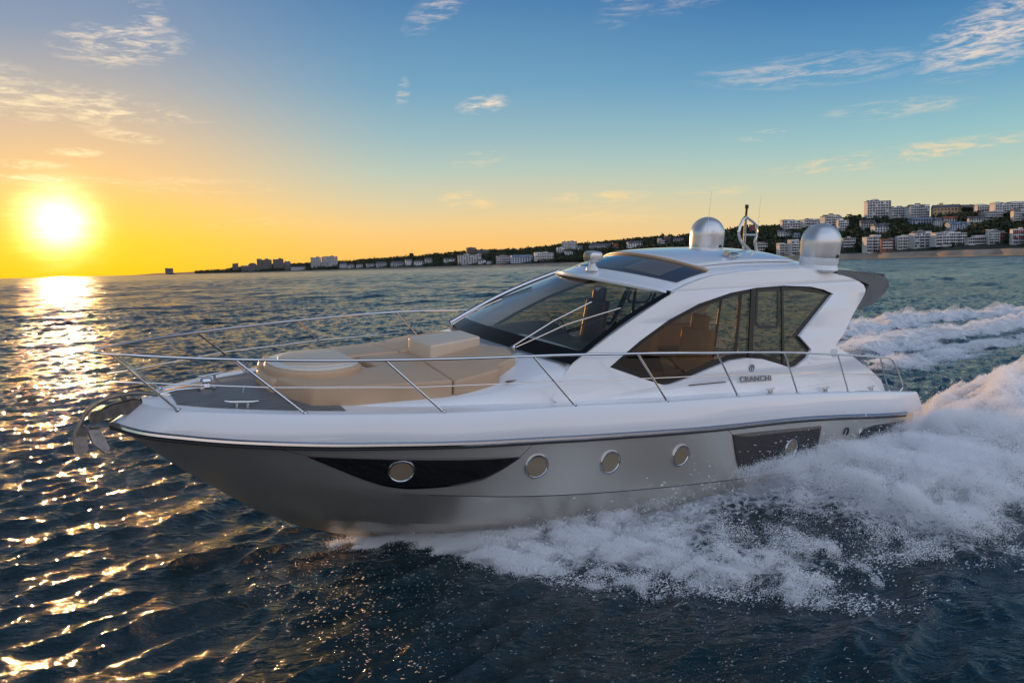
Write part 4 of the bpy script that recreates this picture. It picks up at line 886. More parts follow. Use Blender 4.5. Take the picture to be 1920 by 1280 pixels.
# cabin side shell with its window opening
cab = lambda x, z: 1.74-.27*(z-2.6)-.015*max(0, x-5)
WIN = [(7.59, 2.99), (7.28, 3.15), (6.98, 3.30), (6.36, 3.56), (5.7, 3.76), (4.95, 3.90), (4.29, 3.96), (3.59, 3.975), (2.84, 3.94), (2.46, 3.88), (2.18, 3.80), (3.31, 3.14), (3.02, 2.90), (3.18, 2.77), (3.5, 2.66), (3.66, 2.655), (3.95, 2.74), (4.36, 2.85), (4.75, 2.895), (5.13, 2.885), (5.63, 2.80), (6.11, 2.705), (6.48, 2.655), (6.62, 2.66), (7.05, 2.80)]
OUT = [(8.62, 2.68), (8.45, 2.90), (8.21, 3.10), (7.77, 3.29), (7.25, 3.52), (6.7, 3.745), (6.22, 3.95), (5.88, 4.05), (5.58, 4.12), (5.28, 4.17), (4.7, 4.215), (4.1, 4.24), (3.08, 4.25), (2.5, 4.21), (2.0, 4.14), (1.6, 4.07), (1.33, 4.0), (1.18, 3.93), (1.13, 3.85), (1.17, 3.78), (1.32, 3.66), (1.63, 3.43), (2.04, 3.08), (2.3, 2.93), (2.2, 2.87), (1.76, 2.67), (1.26, 2.40), (.97, 2.2), (.88, 2.0), (1.6, 2.08), (2.3, 2.14), (3.85, 2.28), (5.4, 2.40), (6.85, 2.49), (8.0, 2.57), (8.5, 2.6)]
def dens(poly, m=.16):
    out = []
    for i, a in enumerate(poly):
        b = poly[(i+1) % len(poly)]; k = max(1, int(math.dist(a, b)/m))
        out += [(a[0]+(b[0]-a[0])*j/k, a[1]+(b[1]-a[1])*j/k) for j in range(k)]
    return out
def shell(name, outer, hole, s, off, mat, th, bevel, parent=None):
    loops = [[Vector((x, z, 0)) for x, z in dens(outer)]]
    if hole: loops.append([Vector((x, z, 0)) for x, z in dens(hole)])
    tri = tessellate_polygon(loops); P = [p for l in loops for p in l]
    V = [(p.x, s*(cab(p.x, p.y)+off), p.y) for p in P]
    bm = bmesh.new(); vs = [bm.verts.new(v) for v in V]
    for t3 in tri:
        try: bm.faces.new([vs[i] for i in t3])
        except ValueError: pass
    bmesh.ops.recalc_face_normals(bm, faces=bm.faces)
    f0 = bm.faces[:] if hasattr(bm.faces, '__getitem__') else list(bm.faces)
    if sum(f.normal.y for f in f0)*s < 0: bmesh.ops.reverse_faces(bm, faces=f0)
    if th:
        ext = bmesh.ops.extrude_face_region(bm, geom=f0); nv = [g for g in ext['geom'] if isinstance(g, bmesh.types.BMVert)]
        for v in nv: v.co.y -= s*th
        bmesh.ops.recalc_face_normals(bm, faces=bm.faces)
    if bevel:
        ed = [e for e in bm.edges if len(e.link_faces) == 2 and e.calc_face_angle(0) > R(50)]
        bmesh.ops.bevel(bm, geom=ed, offset=bevel, segments=3, profile=.6, affect='EDGES', clamp_overlap=True)
    return link(name, from_bm(name, bm, True, 38), mat, parent or yacht)
def inset(poly, d):
    n = len(poly); out = []; A = sum(poly[i][0]*poly[(i+1) % n][1]-poly[(i+1) % n][0]*poly[i][1] for i in range(n)); sg = 1 if A > 0 else -1
    for i in range(n):
        a, b, c = Vector(poly[i-1]), Vector(poly[i]), Vector(poly[(i+1) % n]); e1 = (b-a).normalized(); e2 = (c-b).normalized()
        n1 = Vector((-e1.y, e1.x))*sg; n2 = Vector((-e2.y, e2.x))*sg; k = max(1+n1.dot(n2), .45); out.append(tuple(b+(n1+n2)*d/k))
    return out
WIN_IN = inset(WIN, -.0)
for s in (1, -1):
    shell('cabin_side', OUT, WIN, s, 0, M['white'], .09, .018)
    wn = shell('side_window', inset(WIN, -.03), None, s, -.055, M['sideglass'], 0, 0)
    shell('window_border', inset(WIN, -.02), inset(WIN, .075), s, -.044, M['frit'], .006, 0, wn)
    for (x0, z0, x1, z1, w_) in ((4.33, 3.99, 4.62, 2.86, .055), (3.57, 4.0, 3.80, 2.68, .03)):
        a, b = Vector((x0, s*(cab(x0, z0)-.035), z0)), Vector((x1, s*(cab(x1, z1)-.035), z1)); d = Vector((1, 0, .2))*w_
        y_ = Vector((0, s*.02, 0))
        MB().add([a-d, a+d, b+d, b-d, a-d-y_, a+d-y_, b+d-y_, b-d-y_], [(0, 1, 2, 3), (7, 6, 5, 4), (0, 4, 5, 1), (2, 6, 7, 3), (1, 5, 6, 2), (0, 3, 7, 4)]).build('window_mullion', M['frit'], wn, False)
    # opening pane between the mullions
    op = [(4.22, 3.88), (3.72, 3.89), (3.80, 3.40), (3.86, 3.34), (4.28, 3.36), (4.34, 3.42)]
    shell('opening_pane_frame', inset(op, -.05), op, s, -.040, M['rubber'], .01, 0, wn)
# windscreen
def ws(a, b, off=0):
    """a across -1..1 (starboard to port), b from the foot (0) to the head (1)"""
    lo = Vector((8.55-.32*a*a, a*1.575, 3.12+.05*(1-a*a)-.02*a*a)); hi = Vector((6.66-.46*a*a, a*1.352, 4.05-.105*a*a))
    p = lo.lerp(hi, b); p.z += .05*math.sin(b*math.pi); p.x += .04*math.sin(b*math.pi)
    return p+Vector((.45, 0, .9))*off
def ws_patch(name, a0, a1, b0, b1, off, mat, parent=None, nx=30, ny=16):
    V = [ws(a0+(a1-a0)*i/nx, b0+(b1-b0)*j/ny, off) for i in range(nx+1) for j in range(ny+1)]
    return part(name, V, grid_faces(nx+1, ny+1), mat, parent, True, None)
wsc = ws_patch('windscreen', -1, 1, 0, 1, 0, M['ws'])
ws_patch('windscreen_border', -1, 1, -.02, .115, .004, M['frit'], wsc, 30, 3)
ws_patch('windscreen_border', -1.01, 1.01, .945, 1.0, .004, M['frit'], wsc, 30, 2)
ws_patch('windscreen_border', .955, 1.01, .115, .945, .004, M['frit'], wsc, 3, 16)
ws_patch('windscreen_border', -1.01, -.955, .115, .945, .004, M['frit'], wsc, 3, 16)
# starboard pillar trim seen against the sea
MB().tube([ws(-1.02, k/12, .03) for k in range(13)], .04, 8).build('windscreen_pillar', M['strip'], yacht)
def wiper(pts_arm, pts_arm2, blade, base):
    m = MB().tube(pts_arm, .011, 6); m.tube(pts_arm2, .009, 6); o = m.build('wiper', M['chrome'], yacht)
    MB().tube(blade, .012, 6).build('wiper_blade', M['rubber'], o)
    MB().lathe([(.04, 0), (.04, .05), (.025, .07), (0, .07)], base, 14).build('wiper_base', M['chrome'], o)
wiper([ws(.42, -.03, .05), ws(.50, .30, .06), ws(.56, .62, .035)], [ws(.47, -.03, .06), ws(.66, .30, .07), ws(.86, .62, .04)], [ws(.97, .36, .02), ws(.93, .50, .02), ws(.82, .70, .02)], ws(.43, -.04, 0))
wiper([ws(-.84, 0, .05), ws(-.80, .2, .06), ws(-.70, .42, .035)], [ws(-.80, 0, .05), ws(-.76, .2, .07), ws(-.66, .42, .04)], [ws(-.90, .30, .02), ws(-.76, .43, .02), ws(-.52, .66, .02)], ws(-.83, -.02, 0))
# roof
ZE_R = pc([p[0] for p in OUT[6:19]], [p[1]-.01 for p in OUT[6:19]])
def roof(s, f, off=0):
    """s metres aft of the front edge, f across -1..1"""
    xe = max(6.24-s, 1.16); ze = ZE_R(xe); ye = cab(xe, ze)-.03
    fr = max(0, 1-s/4.2); x = xe+.56*(1-f*f)*fr
    q = min(max(s/1.3, 0), 1); cr = (.115+.075*q*q*(3-2*q)) if s < 2.5 else .19-.05*(s-2.5)/2.5
    e = max(0, (abs(f)-.93)/.07)
    z = ze+cr*(1-abs(f)**2.2)+.012-(.0 if s > .0 else 0)-e*e*.03
    return Vector((x, ye*f, z+off))
def roof_patch(name, s0, s1, f0, f1, off, mat, th=0, ns=40, nf=26, parent=None, angle=40):
    V = [roof(s0+(s1-s0)*i/ns, f0+(f1-f0)*j/nf, off) for i in range(ns+1) for j in range(nf+1)]
    o = part(name, V, grid_faces(ns+1, nf+1), mat, parent, True, angle)
    if th:
        m = o.modifiers.new('thick', 'SOLIDIFY'); m.thickness = th; m.offset = -1
        bv = o.modifiers.new('edge', 'BEVEL'); bv.width = min(.012, th*.4); bv.segments = 2; bv.limit_method = 'ANGLE'; bv.angle_limit = R(50)
    return o
roof_o = roof_patch('roof', -.07, 5.05, -1, 1, 0, M['white'], .06)
roof_patch('headliner', .05, 4.9, -.97, .97, -.075, M['cabin'], 0, parent=roof_o)
roof_patch('roof_glass', .30, .98, -.93, .93, .010, M['roofglass'], .012, 14, 26, roof_o)
roof_patch('roof_sunblind', .38, .90, .28, .72, .016, M['grey'], .004, 8, 8, roof_o)
slab = roof_patch('sliding_roof_panel', .98, 3.4, -.80, .80, .055, M['white'], .045, 24, 24, roof_o)
roof_patch('panel_edge', .955, 1.02, -.93, .93, .052, M['vinyl'], .05, 2, 26, slab)
V = []
# aft spoiler
sp_prof = [(2.15, 4.22), (1.6, 4.20), (1.1, 4.16), (.5, 4.09), (.06, 4.0), (-.04, 3.93), (-.05, 3.86), (.0, 3.80), (.16, 3.70), (.6, 3.55), (1.14, 3.44), (1.22, 3.50), (1.0, 3.75), (.9, 3.92), (1.3, 4.02), (1.9, 4.10)]
bm = bmesh.new(); n = len(sp_prof); ring = []
for y, k in ((1.33, 1), (1.2, 1), (.4, 1), (-.4, 1), (-1.2, 1), (-1.33, 1)):
    e = 0 if abs(y) < 1.3 else .02
    ring.append([bm.verts.new((x, y*(1 if x > .9 else 1-.10*(.9-x)), z+(.08*(1-(y/1.33)**2) if z > 3.9 else (.22 if abs(y) < 1.25 and 5 < i < 12 else 0)))) for i, (x, z) in enumerate(sp_prof)])
for a, b in zip(ring[:-1], ring[1:]):
    for i in range(n): bm.faces.new((a[i], a[(i+1) % n], b[(i+1) % n], b[i]))
bm.faces.new(ring[0][::-1]); bm.faces.new(ring[-1])
bmesh.ops.recalc_face_normals(bm, faces=bm.faces)
link('roof_spoiler', from_bm('roof_spoiler', bm, True, 40), M['grey'], yacht)
MB().tube([(1.0, -1.2, 3.5), (.85, -1.2, 2.2)], .018, 8).build('spoiler_post', M['chrome'], yacht)
# satellite domes
for y, x in ((1.14, 2.32), (-1.14, 2.66)):
    z = 4.30; prof = []
    base = MB().lathe([(.28, -.12), (.34, -.08), (.312, .0), (.325, .03), (.328, .13), (.28, .14)], (x, y, z), 40).build('dome_base', M['white'], yacht)
    pr = [(.28, .13), (.326, .132), (.330, .16)]+[(.330+.002*k, .16+.23*k/4) for k in range(1, 5)]+[(.338*math.cos(R(a)), .39+.33*math.sin(R(a))) for a in range(8, 90, 8)]+[(.0, .722)]
    MB().lathe(pr, (x, y, z), 48).build('satellite_dome', M['silver'], base, True, 30)
    MB().lathe([(.03, 0), (.03, .014), (0, .016)], (x-.02, y+.335, z+.165), 10, (0, 1, 0)).build('dome_latch', M['rubber'], base)
# radar arch with mast
ms = MB(); bz = 4.36
ms.tube([(2.95, 0, bz), (2.98, 0, 4.9), (2.99, 0, 5.08)], .026, 8)
ms.tube(smooth_path([(2.99, 0, 5.06), (3.10, .03, 5.0), (3.21, .05, 4.80), (3.12, .05, 4.62), (2.9, .03, 4.50), (2.62, 0, bz)], 6), .028, 8)
ms.tube(smooth_path([(2.99, 0, 5.06), (2.85, -.03, 5.02), (2.62, -.05, 4.92), (2.55, -.05, 4.76), (2.60, -.04, 4.6), (2.52, 0, bz)], 6), .024, 8)
ms.tube([(3.0, 0, 4.735), (2.56, -.05, 4.735)], .02, 8)
mast = ms.build('radar_mast', M['chrome'], yacht)
MB().tube([(2.99, 0, 5.06), (2.995, 0, 5.28)], .022, 8).lathe([(.034, 0), (.034, .07), (0, .07)], (2.995, 0, 5.21), 12).build('mast_light', M['rubber'], mast)
MB().lathe([(.05, -.04), (.05, .02), (.03, .03), (0, .03)], (2.95, 0, bz+.02), 16).lathe([(.05, -.04), (.05, .02), (.03, .03), (0, .03)], (2.57, 0, bz+.02), 16).build('mast_foot', M['white'], mast)
hr = MB().tube(smooth_path([(4.5, .85, 4.47), (4.2, .72, 4.47), (3.9, .62, 4.46), (3.55, .50, 4.46)], 5), [.05]*3+[.03]*4+[.02]*8+[.016], 10)
hr.tube(smooth_path([(4.55, 1.02, 4.42), (4.2, .86, 4.43), (3.95, .68, 4.45)], 4), .02, 8); hr.tube([(4.25, .75, 4.36), (4.25, .75, 4.47)], .016, 6)
hr.build('air_horn', M['chrome'], yacht)
MB().tube([(3.6, -.35, 4.36), (3.58, -.35, 5.5)], [.006, .002], 5).build('whip_antenna', M['white'], yacht)
MB().tube([(1.4, -.9, 4.2), (1.42, -.9, 5.5)], [.006, .002], 5).build('whip_antenna', M['white'], yacht)
# searchlight on the visor
sb = MB().lathe([(.10, -.02), (.10, .02), (.06, .05), (.045, .12), (0, .12)], (6.62, 0, 4.15), 24).build('searchlight', M['white'], yacht)
bm = bmesh.new(); bmesh.ops.create_cube(bm, size=1); bmesh.ops.scale(bm, vec=(.25, .23, .17), verts=bm.verts)
for v in bm.verts: v.co += Vector((6.62, 0, 4.345))
bmesh.ops.bevel(bm, geom=list(bm.edges), offset=.055, segments=4, profile=.5, affect='EDGES'); link('searchlight_body', from_bm('searchlight_body', bm, True, 60), M['silver'], sb)
MB().lathe([(.068, -.01), (.072, .012), (.06, .016), (0, .016)], (6.745, 0, 4.345), 24, (1, 0, 0)).build('searchlight_lens', M['porthole'], sb)

# guard rails
RT = pc([1.32, 2.77, 4.3, 5.91, 7.46, 9.09, 10.85, 12.33, 12.98, 13.58], [2.69, 2.86, 3.02, 3.14, 3.24, 3.31, 3.325, 3.34, 3.35, 3.36])
YR = pc([1.3, 2.77, 4.3, 5.91, 7.46, 9.09, 10.85, 12.33, 12.98, 13.4, 13.58], [1.95, 1.99, 2.01, 2.01, 1.97, 1.83, 1.43, .86, .50, .20, .0])
rp = [(13.58, 0, 3.36), (13.55, .09, 3.355), (13.46, .17, 3.353)]+[(x, YR(x), RT(x)) for x in np.linspace(13.3, 1.32, 60)]
rp += smooth_path([(1.32, 1.95, 2.69), (.95, 1.94, 2.63), (.75, 1.94, 2.50), (.42, 1.93, 2.18), (.30, 1.92, 2.02), (.42, 1.92, 1.93)], 6)[1:]
path = [(x, -y, z) for x, y, z in reversed(rp[1:])]+rp
rail = MB().tube(path, .017, 8).build('guard_rail', M['chrome'], yacht)
ST = [((12.84, .51, 2.75), (13.42, .19, 3.352)), ((11.67, 1.16, 2.735), (12.33, .86, 3.34)), ((10.18, 1.62, 2.685), (10.85, 1.43, 3.325)), ((8.44, 1.91, 2.635), (9.09, 1.83, 3.31)), ((6.85, 2.0, 2.525), (7.46, 1.97, 3.24)),
      ((5.36, 2.03, 2.435), (5.91, 2.01, 3.14)), ((3.85, 2.03, 2.315), (4.3, 2.01, 3.02)), ((2.31, 2.0, 2.165), (2.77, 1.99, 2.86)), ((.85, 1.95, 2.005), (1.32, 1.95, 2.69))]
for s in (1, -1):
    for a, b in ST:
        a = (a[0], a[1]*s, a[2]); b = (b[0], b[1]*s, b[2])
        MB().tube([a, b], .0135, 7).lathe([(.032, -.01), (.032, .012), (.02, .028), (0, .03)], a, 12).build('stanchion', M['chrome'], rail)
    mid = [(.42, 1.93, 2.23), (1.08, 1.95, 2.345), (2.54, 1.995, 2.51), (4.07, 2.02, 2.665), (5.63, 2.02, 2.79), (7.15, 1.985, 2.88), (8.76, 1.87, 2.97), (10.5, 1.53, 3.0), (12.0, 1.01, 3.035), (13.13, .35, 3.05)]
    MB().tube([(x, y*s, z) for x, y, z in mid]+[(13.42, .2*s, 3.06)], .007, 6).build('rail_wire', M['chrome'], rail)
# deck gear
def cleat(x, y, z, L=.34, rz=0):
    m = Matrix.Translation((x, y, z)) @ Matrix.Rotation(rz, 4, 'Z'); T = lambda p: m @ Vector(p); c = MB()
    c.tube([T((-L/2, 0, .07)), T((-L*.3, 0, .062)), T((L*.3, 0, .062)), T((L/2, 0, .07))], [.009, .015, .015, .009], 8)
    for k in (-1, 1): c.tube([T((k*L*.16, 0, -.01)), T((k*L*.16, 0, .062))], [.022, .014], 8)
    return c.build('mooring_cleat', M['chrome'], yacht)
cleat(12.22, .70, zdk(12.22, .7)+.01, .36, -.42); cleat(12.22, -.70, zdk(12.22, -.7)+.01, .36, .42)
for x in (4.45, 2.9, 1.35):
    for s in (1, -1): cleat(x, s*(BD(x)-.09), ZD(x)-.01, .22, 0)
wl = MB().lathe([(.10, 0), (.10, .03), (.06, .05), (.045, .09), (.075, .12), (.06, .15), (0, .155)], (12.42, -.04, zdk(12.42, 0)), 20)
wl.tube([(12.45, 0, zdk(12.4, 0)+.05), (12.75, -.02, zdk(12.75, 0)+.045), (13.05, 0, 2.80)], .016, 8); wl.build('anchor_windlass', M['chrome'], yacht)
MB().tube([(11.98, -.05, 2.80), (12.1, .28, 2.78)], .016, 8).tube([(11.98, -.05, 2.74), (11.98, -.05, 2.80)], .016, 6).tube([(12.1, .28, 2.74), (12.1, .28, 2.78)], .016, 6).build('deck_handle', M['chrome'], yacht)
for x, y in ((9.05, 1.36), (8.75, 1.50)): MB().box((x, y, zdk(x, y)+.10+.12), (.16, .035, .03)).build('deck_vent', M['strip'], yacht)
# anchor in its roller
an = MB()
for s in (1, -1):
    sec = [(12.98, .055*s, 2.74), (13.2, .06*s, 2.79), (13.42, .055*s, 2.75), (13.60, .05*s, 2.66), (13.63, .05*s, 2.59), (13.45, .055*s, 2.62), (13.2, .06*s, 2.66), (12.98, .055*s, 2.68)]
    V = sec+[(x, y-.018*s, z) for x, y, z in sec]; n = len(sec); an.add(V, [tuple(range(n)), tuple(range(2*n-1, n-1, -1))]+[(i, (i+1) % n, n+(i+1) % n, n+i) for i in range(n)])
an.lathe([(.055, -.045), (.035, -.012), (.035, .012), (.055, .045)], (13.57, 0, 2.63), 16, (0, 1, 0))
bowr = an.build('bow_roller', M['anchor'], yacht, True, 40)
MB().tube(smooth_path([(12.95, 0, 2.82), (13.2, 0, 2.86), (13.45, 0, 2.83), (13.62, 0, 2.74), (13.72, 0, 2.58), (13.76, 0, 2.44)], 5), [.026]*20+[.036]*6, 8).build('anchor_shank', M['anchor'], bowr)
MB().lathe([(.03, -.07), (.03, .07)], (13.30, 0, 2.83), 12, (0, 1, 0)).build('roller_pin', M['chrome'], bowr)
def fluke(pts, th=.018):
    P = [Vector(p) for p in pts]; nn = (P[1]-P[0]).cross(P[2]-P[0]).normalized()*th; n = len(P)
    return [p+nn for p in P]+[p-nn for p in P], [tuple(range(n)), tuple(range(2*n-1, n-1, -1))]+[(i, n+i, n+(i+1) % n, (i+1) % n) for i in range(n)]
ak = MB()
ak.add(*fluke([(13.78, .0, 2.52), (13.80, .05, 2.30), (13.74, .07, 2.24), (13.66, .055, 2.30), (13.68, .0, 2.50)])); ak.add(*fluke([(13.78, 0, 2.52), (13.80, -.05, 2.30), (13.74, -.07, 2.24), (13.66, -.055, 2.30), (13.68, 0, 2.50)]))
ak.add(*fluke([(13.66, .02, 2.50), (13.62, .10, 2.36), (13.52, .14, 2.26), (13.47, .13, 2.30), (13.54, .03, 2.50)])); ak.add(*fluke([(13.66, -.02, 2.50), (13.62, -.10, 2.36), (13.52, -.14, 2.26), (13.47, -.13, 2.30), (13.54, -.03, 2.50)]))
ak.lathe([(.05, -.05), (.06, 0), (.05, .05)], (13.70, 0, 2.50), 12, (0, 1, 0))
ak.build('anchor', M['anchor'], yacht, True, 30)
MB().tube(smooth_path([(12.95, 0, 2.82), (12.7, -.01, 2.79), (12.46, -.02, 2.80)], 5), .014, 6).build('anchor_chain', M['chrome'], yacht)
# cabin inside
cm = MB().box((4.3, 0, 1.95), (7.4, 3.1, .05)); cm.build('cabin_floor', M['floor'], yacht, False)
V = []
for i in range(13):
    for x, z in ((8.42, 3.06), (7.6, 3.05), (7.0, 3.07), (6.75, 3.02), (6.62, 2.75), (6.6, 2.0)):
        a = i/6-1; bump = .16*math.exp(-((a+.55)/.28)**2)*(1 if x < 7.7 and z > 2.9 else 0)
        V.append((x-.25*a*a, a*1.46, z+bump))
part('dashboard', V, grid_faces(13, 6), M['dash'], None, True, 40)
def seat(x, y, z, mat, w=.55, head=True, rz=0):
    o = empty('helm_seat', (x, y, z), (0, 0, rz)); o.parent = yacht
    def rb(name, c, d, tilt=0):
        bm = bmesh.new(); bmesh.ops.create_cube(bm, size=1); bmesh.ops.scale(bm, vec=d, verts=bm.verts)
        bmesh.ops.bevel(bm, geom=list(bm.edges), offset=min(d)*.35, segments=3, profile=.5, affect='EDGES')
        bmesh.ops.transform(bm, matrix=Matrix.Translation(c) @ Matrix.Rotation(tilt, 4, 'Y'), verts=bm.verts); link(name, from_bm(name, bm, True, 60), mat, o)
    rb('seat', (.05, 0, .50), (.52, w, .16)); rb('backrest', (-.24, 0, .90), (.14, w*.95, .72), -.15)
    if head: rb('headrest', (-.31, 0, 1.36), (.12, w*.5, .26), -.1)
    MB().tube([(0, 0, 0), (0, 0, .45)], .07, 10).build('pedestal', M['chrome'], o)
    return o
seat(6.02, -.80, 2.28, M['seatdark'], .56); seat(5.75, .15, 2.05, M['seat'], .6); seat(5.2, .85, 1.98, M['seat'], .62, True, .2)
sw = MB().tube([(6.6+.06*math.cos(a), -.8+.19*math.sin(a), 3.1+.17*math.cos(a)) for a in np.linspace(0, 6.283, 25)], .014, 6, False).tube([(6.6, -.8, 2.93), (6.6, -.8, 3.27)], .01, 6).tube([(6.75, -.8, 3.02), (6.6, -.8, 3.1)], .018, 6)
sw.build('steering_wheel', M['rubber'], yacht)
cushion('cabin_sofa', [(5.2, -1.5), (2.6, -1.5), (2.6, -.9), (5.2, -.9)], lambda x, y: 2.42, 1.98, M['seat'], .05); cushion('sofa_back', [(5.2, -1.5), (2.6, -1.5), (2.6, -1.36), (5.2, -1.36)], lambda x, y: 2.85, 2.3, M['seat'], .04)
cushion('cabin_sofa', [(4.2, .7), (2.3, .7), (2.3, 1.45), (4.2, 1.45)], lambda x, y: 2.38, 1.98, M['seat'], .05)
cushion('galley_unit', [(6.6, .55), (5.9, .55), (5.9, 1.45), (6.6, 1.45)], lambda x, y: 2.78, 1.98, M['floor'], .02)
cushion('table_top', [(4.4, -.55), (3.2, -.55), (3.2, .25), (4.4, .25)], lambda x, y: 2.62, 2.57, M['floor'], .015)
MB().tube([(3.8, -.15, 1.97), (3.8, -.15, 2.58)], .05, 10).build('table_leg', M['chrome'], yacht)
for x in (4.5, 2.0): 
    for s in (1, -1): MB().tube([(x, s*1.25, 2.0), (x-.05, s*1.18, 4.05)], .03, 8).build('cabin_pillar', M['dash'], yacht)
# maker's lettering on the port side
def lettering(txt, x0, z0, x1, z1, size, stretch):
    cu = bpy.data.curves.new('lettering', 'FONT'); cu.body = txt; cu.size = size; cu.extrude = .004; cu.align_x = 'CENTER'; cu.align_y = 'CENTER'; cu.offset = .002; cu.space_character = 1.12
    tmp = bpy.data.objects.new('tmp', cu); COL.objects.link(tmp)
    dg = bpy.context.evaluated_depsgraph_get(); me = bpy.data.meshes.new_from_object(tmp.evaluated_get(dg)); bpy.data.objects.remove(tmp)
    cx, cz = (x0+x1)/2, (z0+z1)/2; sl_ = (z1-z0)/(x1-x0)
    for v in me.vertices:
        x = cx-v.co.x*stretch; z = cz+v.co.y+(x-cx)*sl_; v.co = Vector((x, cab(x, z)+.006+v.co.z, z))
    me.name = 'lettering'; return link('lettering', me, M['letter'], yacht)
lettering('CRANCHI', 4.92, 2.585, 4.26, 2.545, .115, 1.42)
MB().tube([(4.66+.055*math.cos(a), cab(4.6, 2.73)+.004, 2.735+.055*math.sin(a)) for a in np.linspace(0, 6.283, 25)], .008, 6, False).tube([(4.66, cab(4.6, 2.73)+.004, 2.70), (4.66, cab(4.6, 2.73)+.004, 2.77), (4.63, cab(4.6, 2.73)+.004, 2.76)], .007, 6).build('badge', M['letter'], yacht)
MB().lathe([(.075, -.01), (.085, .012), (.06, .018), (0, .018)], (2.38, cab(2.4, 2.77)-.002, 2.80), 24, (0, 1, 0)).build('fuel_cap', M['white_side'], yacht)
MB().tube([(x, cab(x, 2.62-.025*(5.6-x))+.002, 2.60-.03*(5.8-x)) for x in np.linspace(6.1, 5.3, 8)], .007, 6).build('side_vent', M['rubber'], yacht)
# ------------------------------------------------------------------ spray thrown up by the hull: countless drops
def sheet_points(g, n):
    u = 10.85-17.2*g.random(n)**1.05; a = g.random(n)**.85
    land = np.interp(u, LU, LV); hull = np.interp(u, HU, HV)-.05
    H = np.interp(u, [-8, -5, -2, 0, 2, 4, 5, 6, 7, 8, 9, 9.6, 10.2], [.75, .9, .98, .92, .84, .82, .84, .78, .60, .42, .26, .15, .04])
    v = hull+(land-hull)*a
    # streaks follow the way each drop is thrown: outward and astern
    w = u+1.6*a; st = fbm(w*5.5, a*1.6+2, u*0+4.4, 4); st2 = fbm(w*11, a*4.5, u*0+9.4, 4); ridge_ = 1-np.abs(fbm(w*4.2+7, a*5.5, u*0+2.4, 4)*2-1)*2.6
    big = fbm(w*.8+3, a*1.4, u*0+1.5, 3); lump = fbm(u*1.9, v*1.9, u*0+8.5, 4)
    prof = np.where(a < .32, .34+.66*(np.maximum(a, 0)/.32)**.9, np.cos((a-.32)/.68*np.pi/2)**.8)
    top = H*prof*(.45+.75*big+.35*st)
    q = g.random(n); z = top*np.where(g.random(n) < .72, 1-.30*q*q, 1-.95*q)
    X, Y = uv_world(u, v); j = .02+.07*g.random(n)**2
    X += g.normal(size=n)*j; Y += g.normal(size=n)*j; z += g.normal(size=n)*j*.7
    hole = np.exp(-((u-6.1)/.85)**2-((v-3.1)/.9)**2)+.6*np.exp(-((u-7.3)/.5)**2-((v-2.7)/.6)**2)
    rel = z/np.maximum(top, .03)
    p = sst(.60*st+.40*st2+.45*(lump-.5)+.16*(ridge_-.45)+.10*sst(u, 7.5, 9.5)-.34*hole-.16*sst(a, .75, 1.05)-.10*sst(rel, .75, 1.1), .40, .56)
    fine = fbm(X*6.5+w*2, Y*6.5, z*5, 4)
    p = p*sst(fine+.18*(st-.5)-.10*sst(a, .45, 1.0)+.05*sst(-u, -1, 2)-.2*sst(u, 9.9, 10.6), .365, .52)
    keep = (g.random(n) < p) & (z > .0)
    r = .0018+.0026*g.random(n)**2+.004*(g.random(n) < .02)*g.random(n)
    return np.stack([X, Y, z], 1)[keep].astype(np.float32), r[keep].astype(np.float32)
def strands(P, r, g, k=4, sp=1.15):
    """drops drawn out into short threads along their flight"""
    d = np.stack([np.full(len(P), -1.0)+.4*g.normal(size=len(P)), .5+.4*g.normal(size=len(P)), .15+.35*g.normal(size=len(P))], 1); d /= np.linalg.norm(d, axis=1)[:, None]
    w = np.stack([d[:, 0]*FWD[0]+d[:, 1]*PORT[0], d[:, 0]*FWD[1]+d[:, 1]*PORT[1], d[:, 2]], 1); L = r*sp*(.6+.9*g.random(len(r)))
    return np.concatenate([P+w*(L*i)[:, None] for i in range(k)]), np.concatenate([r*(1-.12*i) for i in range(k)])
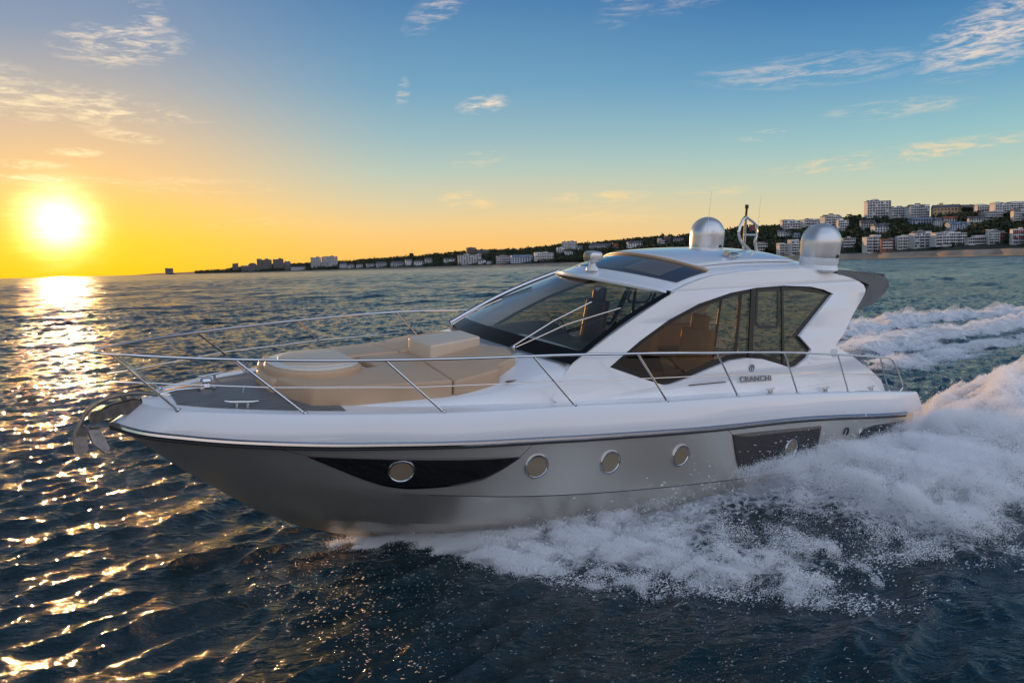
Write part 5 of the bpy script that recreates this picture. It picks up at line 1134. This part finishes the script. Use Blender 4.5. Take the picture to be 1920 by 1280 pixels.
def spray():
    g = np.random.default_rng(21); P = []; Rr = []
    for k in range(4):
        p, r = sheet_points(g, 1000000); P.append(p); Rr.append(r)
    # loose drops flying above and ahead of the sheet
    n = 30000; u = 10.2-13*g.random(n); hull = np.interp(u, HU, HV); land = np.interp(u, LU, LV); v = hull+(land+.25-hull)*g.random(n)
    H = np.interp(u, [-5, 0, 4, 6, 8, 10.2], [1.25, 1.25, 1.2, 1.1, .8, .3]); X, Y = uv_world(u, v); z = H*g.random(n)**1.6
    k = g.random(n) < fbm(X*1.5, Y*1.5, z*1.5, 3)**2*1.6
    p, r = strands(np.stack([X, Y, z], 1)[k], (.0014+.006*g.random(n)**4)[k], g); P.append(p); Rr.append(r)
    # lacy fringe on the water beyond the landing line
    n = 22000; u = 9.6-12*g.random(n); land = np.interp(u, LU, LV); v = land+g.exponential(.22, n)-.25; X, Y = uv_world(u, v)
    k = g.random(n) < sst(fbm(X*3.2, Y*3.2, u*0, 4), .48, .62); z = .05+.10*g.random(n)**2+wake(X, Y)[0]
    p, r = strands(np.stack([X, Y, z], 1)[k], (.0013+.005*g.random(n)**5)[k], g); P.append(p); Rr.append(r)
    # crests of the stern wake
    for pts, A, wd, n in ((C1, .42, .40, 330000), (C2, .40, .45, 300000), (R1, .34, .6, 90000), (R2, .30, .55, 80000), (R3, .2, .5, 40000)):
        Pp = np.array(pts[:5], float); L = np.r_[0, np.cumsum(np.hypot(*np.diff(Pp, axis=0).T))]
        s = L[-1]*g.random(n)**1.4; X = np.interp(s, L, Pp[:, 0]); Y = np.interp(s, L, Pp[:, 1])
        off = g.normal(size=n)*wd; X += off*.7; Y -= off*.7
        lump = fbm(X*1.7, Y*1.7, s*0+3.3, 5); hgt, _ = wake(X, Y)
        top = A*np.exp(-(off/wd)**2)*np.clip(lump*3.4-1.35, 0, 1.3)
        z = hgt+top*(1-g.random(n)**1.8)+np.abs(g.normal(size=n))*.02
        k = g.random(n) < sst(lump, .34, .52)
        P.append(np.stack([X, Y, z], 1)[k]); Rr.append((.003+.004*g.random(n)**2+.007*(g.random(n) < .04))[k])
    return np.concatenate(P), np.concatenate(Rr)
def sun_drops():
    g = np.random.default_rng(33); n = 5200; u = 8.6+3.6*g.random(n); v = .7+6.0*g.random(n)**1.15; X, Y = uv_world(u, v); z = .05+.42*g.random(n)**2
    k = g.random(n) < fbm(X*.9, Y*.9, u*0+6, 3)**2*2.2
    return strands(np.stack([X, Y, z], 1)[k], (.0015+.004*g.random(n)**3)[k], g, 5)
def points_object(name, P, Rr, mat, label, cat):
    me = bpy.data.meshes.new(name); me.vertices.add(len(P)); me.vertices.foreach_set('co', P.astype(np.float32).ravel())
    at = me.attributes.new('rad', 'FLOAT', 'POINT'); at.data.foreach_set('value', Rr.astype(np.float32)); me.update()
    o = tag(link(name, me, mat), label, cat, kind='stuff')
    ng = bpy.data.node_groups.new(name, 'GeometryNodeTree')
    ng.interface.new_socket('Geometry', in_out='INPUT', socket_type='NodeSocketGeometry'); ng.interface.new_socket('Geometry', in_out='OUTPUT', socket_type='NodeSocketGeometry')
    gi = ng.nodes.new('NodeGroupInput'); go = ng.nodes.new('NodeGroupOutput'); mp_ = ng.nodes.new('GeometryNodeMeshToPoints'); sm = ng.nodes.new('GeometryNodeSetMaterial'); na = ng.nodes.new('GeometryNodeInputNamedAttribute')
    na.data_type = 'FLOAT'; na.inputs['Name'].default_value = 'rad'; sm.inputs['Material'].default_value = mat
    ng.links.new(gi.outputs[0], mp_.inputs['Mesh']); ng.links.new(na.outputs[0], mp_.inputs['Radius']); ng.links.new(mp_.outputs[0], sm.inputs['Geometry']); ng.links.new(sm.outputs[0], go.inputs[0])
    o.modifiers.new('drops', 'NODES').node_group = ng; return o
def drop_mat(name, through):
    m, nt, b, out = new_mat(name)
    b.inputs['Base Color'].default_value = (.97, .98, .99, 1); b.inputs['Roughness'].default_value = .4
    tl = nt.nodes.new('ShaderNodeBsdfTranslucent'); tl.inputs['Color'].default_value = (.97, .97, .97, 1); mxs = nt.nodes.new('ShaderNodeMixShader'); mxs.inputs['Fac'].default_value = through
    nt.links.new(b.outputs[0], mxs.inputs[1]); nt.links.new(tl.outputs[0], mxs.inputs[2]); nt.links.new(mxs.outputs[0], out.inputs['Surface']); return m
points_object('sea_spray', *spray(), drop_mat('white_spray', .30), 'white spray thrown out from the yacht hull and wake', 'spray')
points_object('bow_spray', *sun_drops(), drop_mat('sunlit_drops', .92), 'golden sunlit drops scattered below the yacht bow', 'spray')
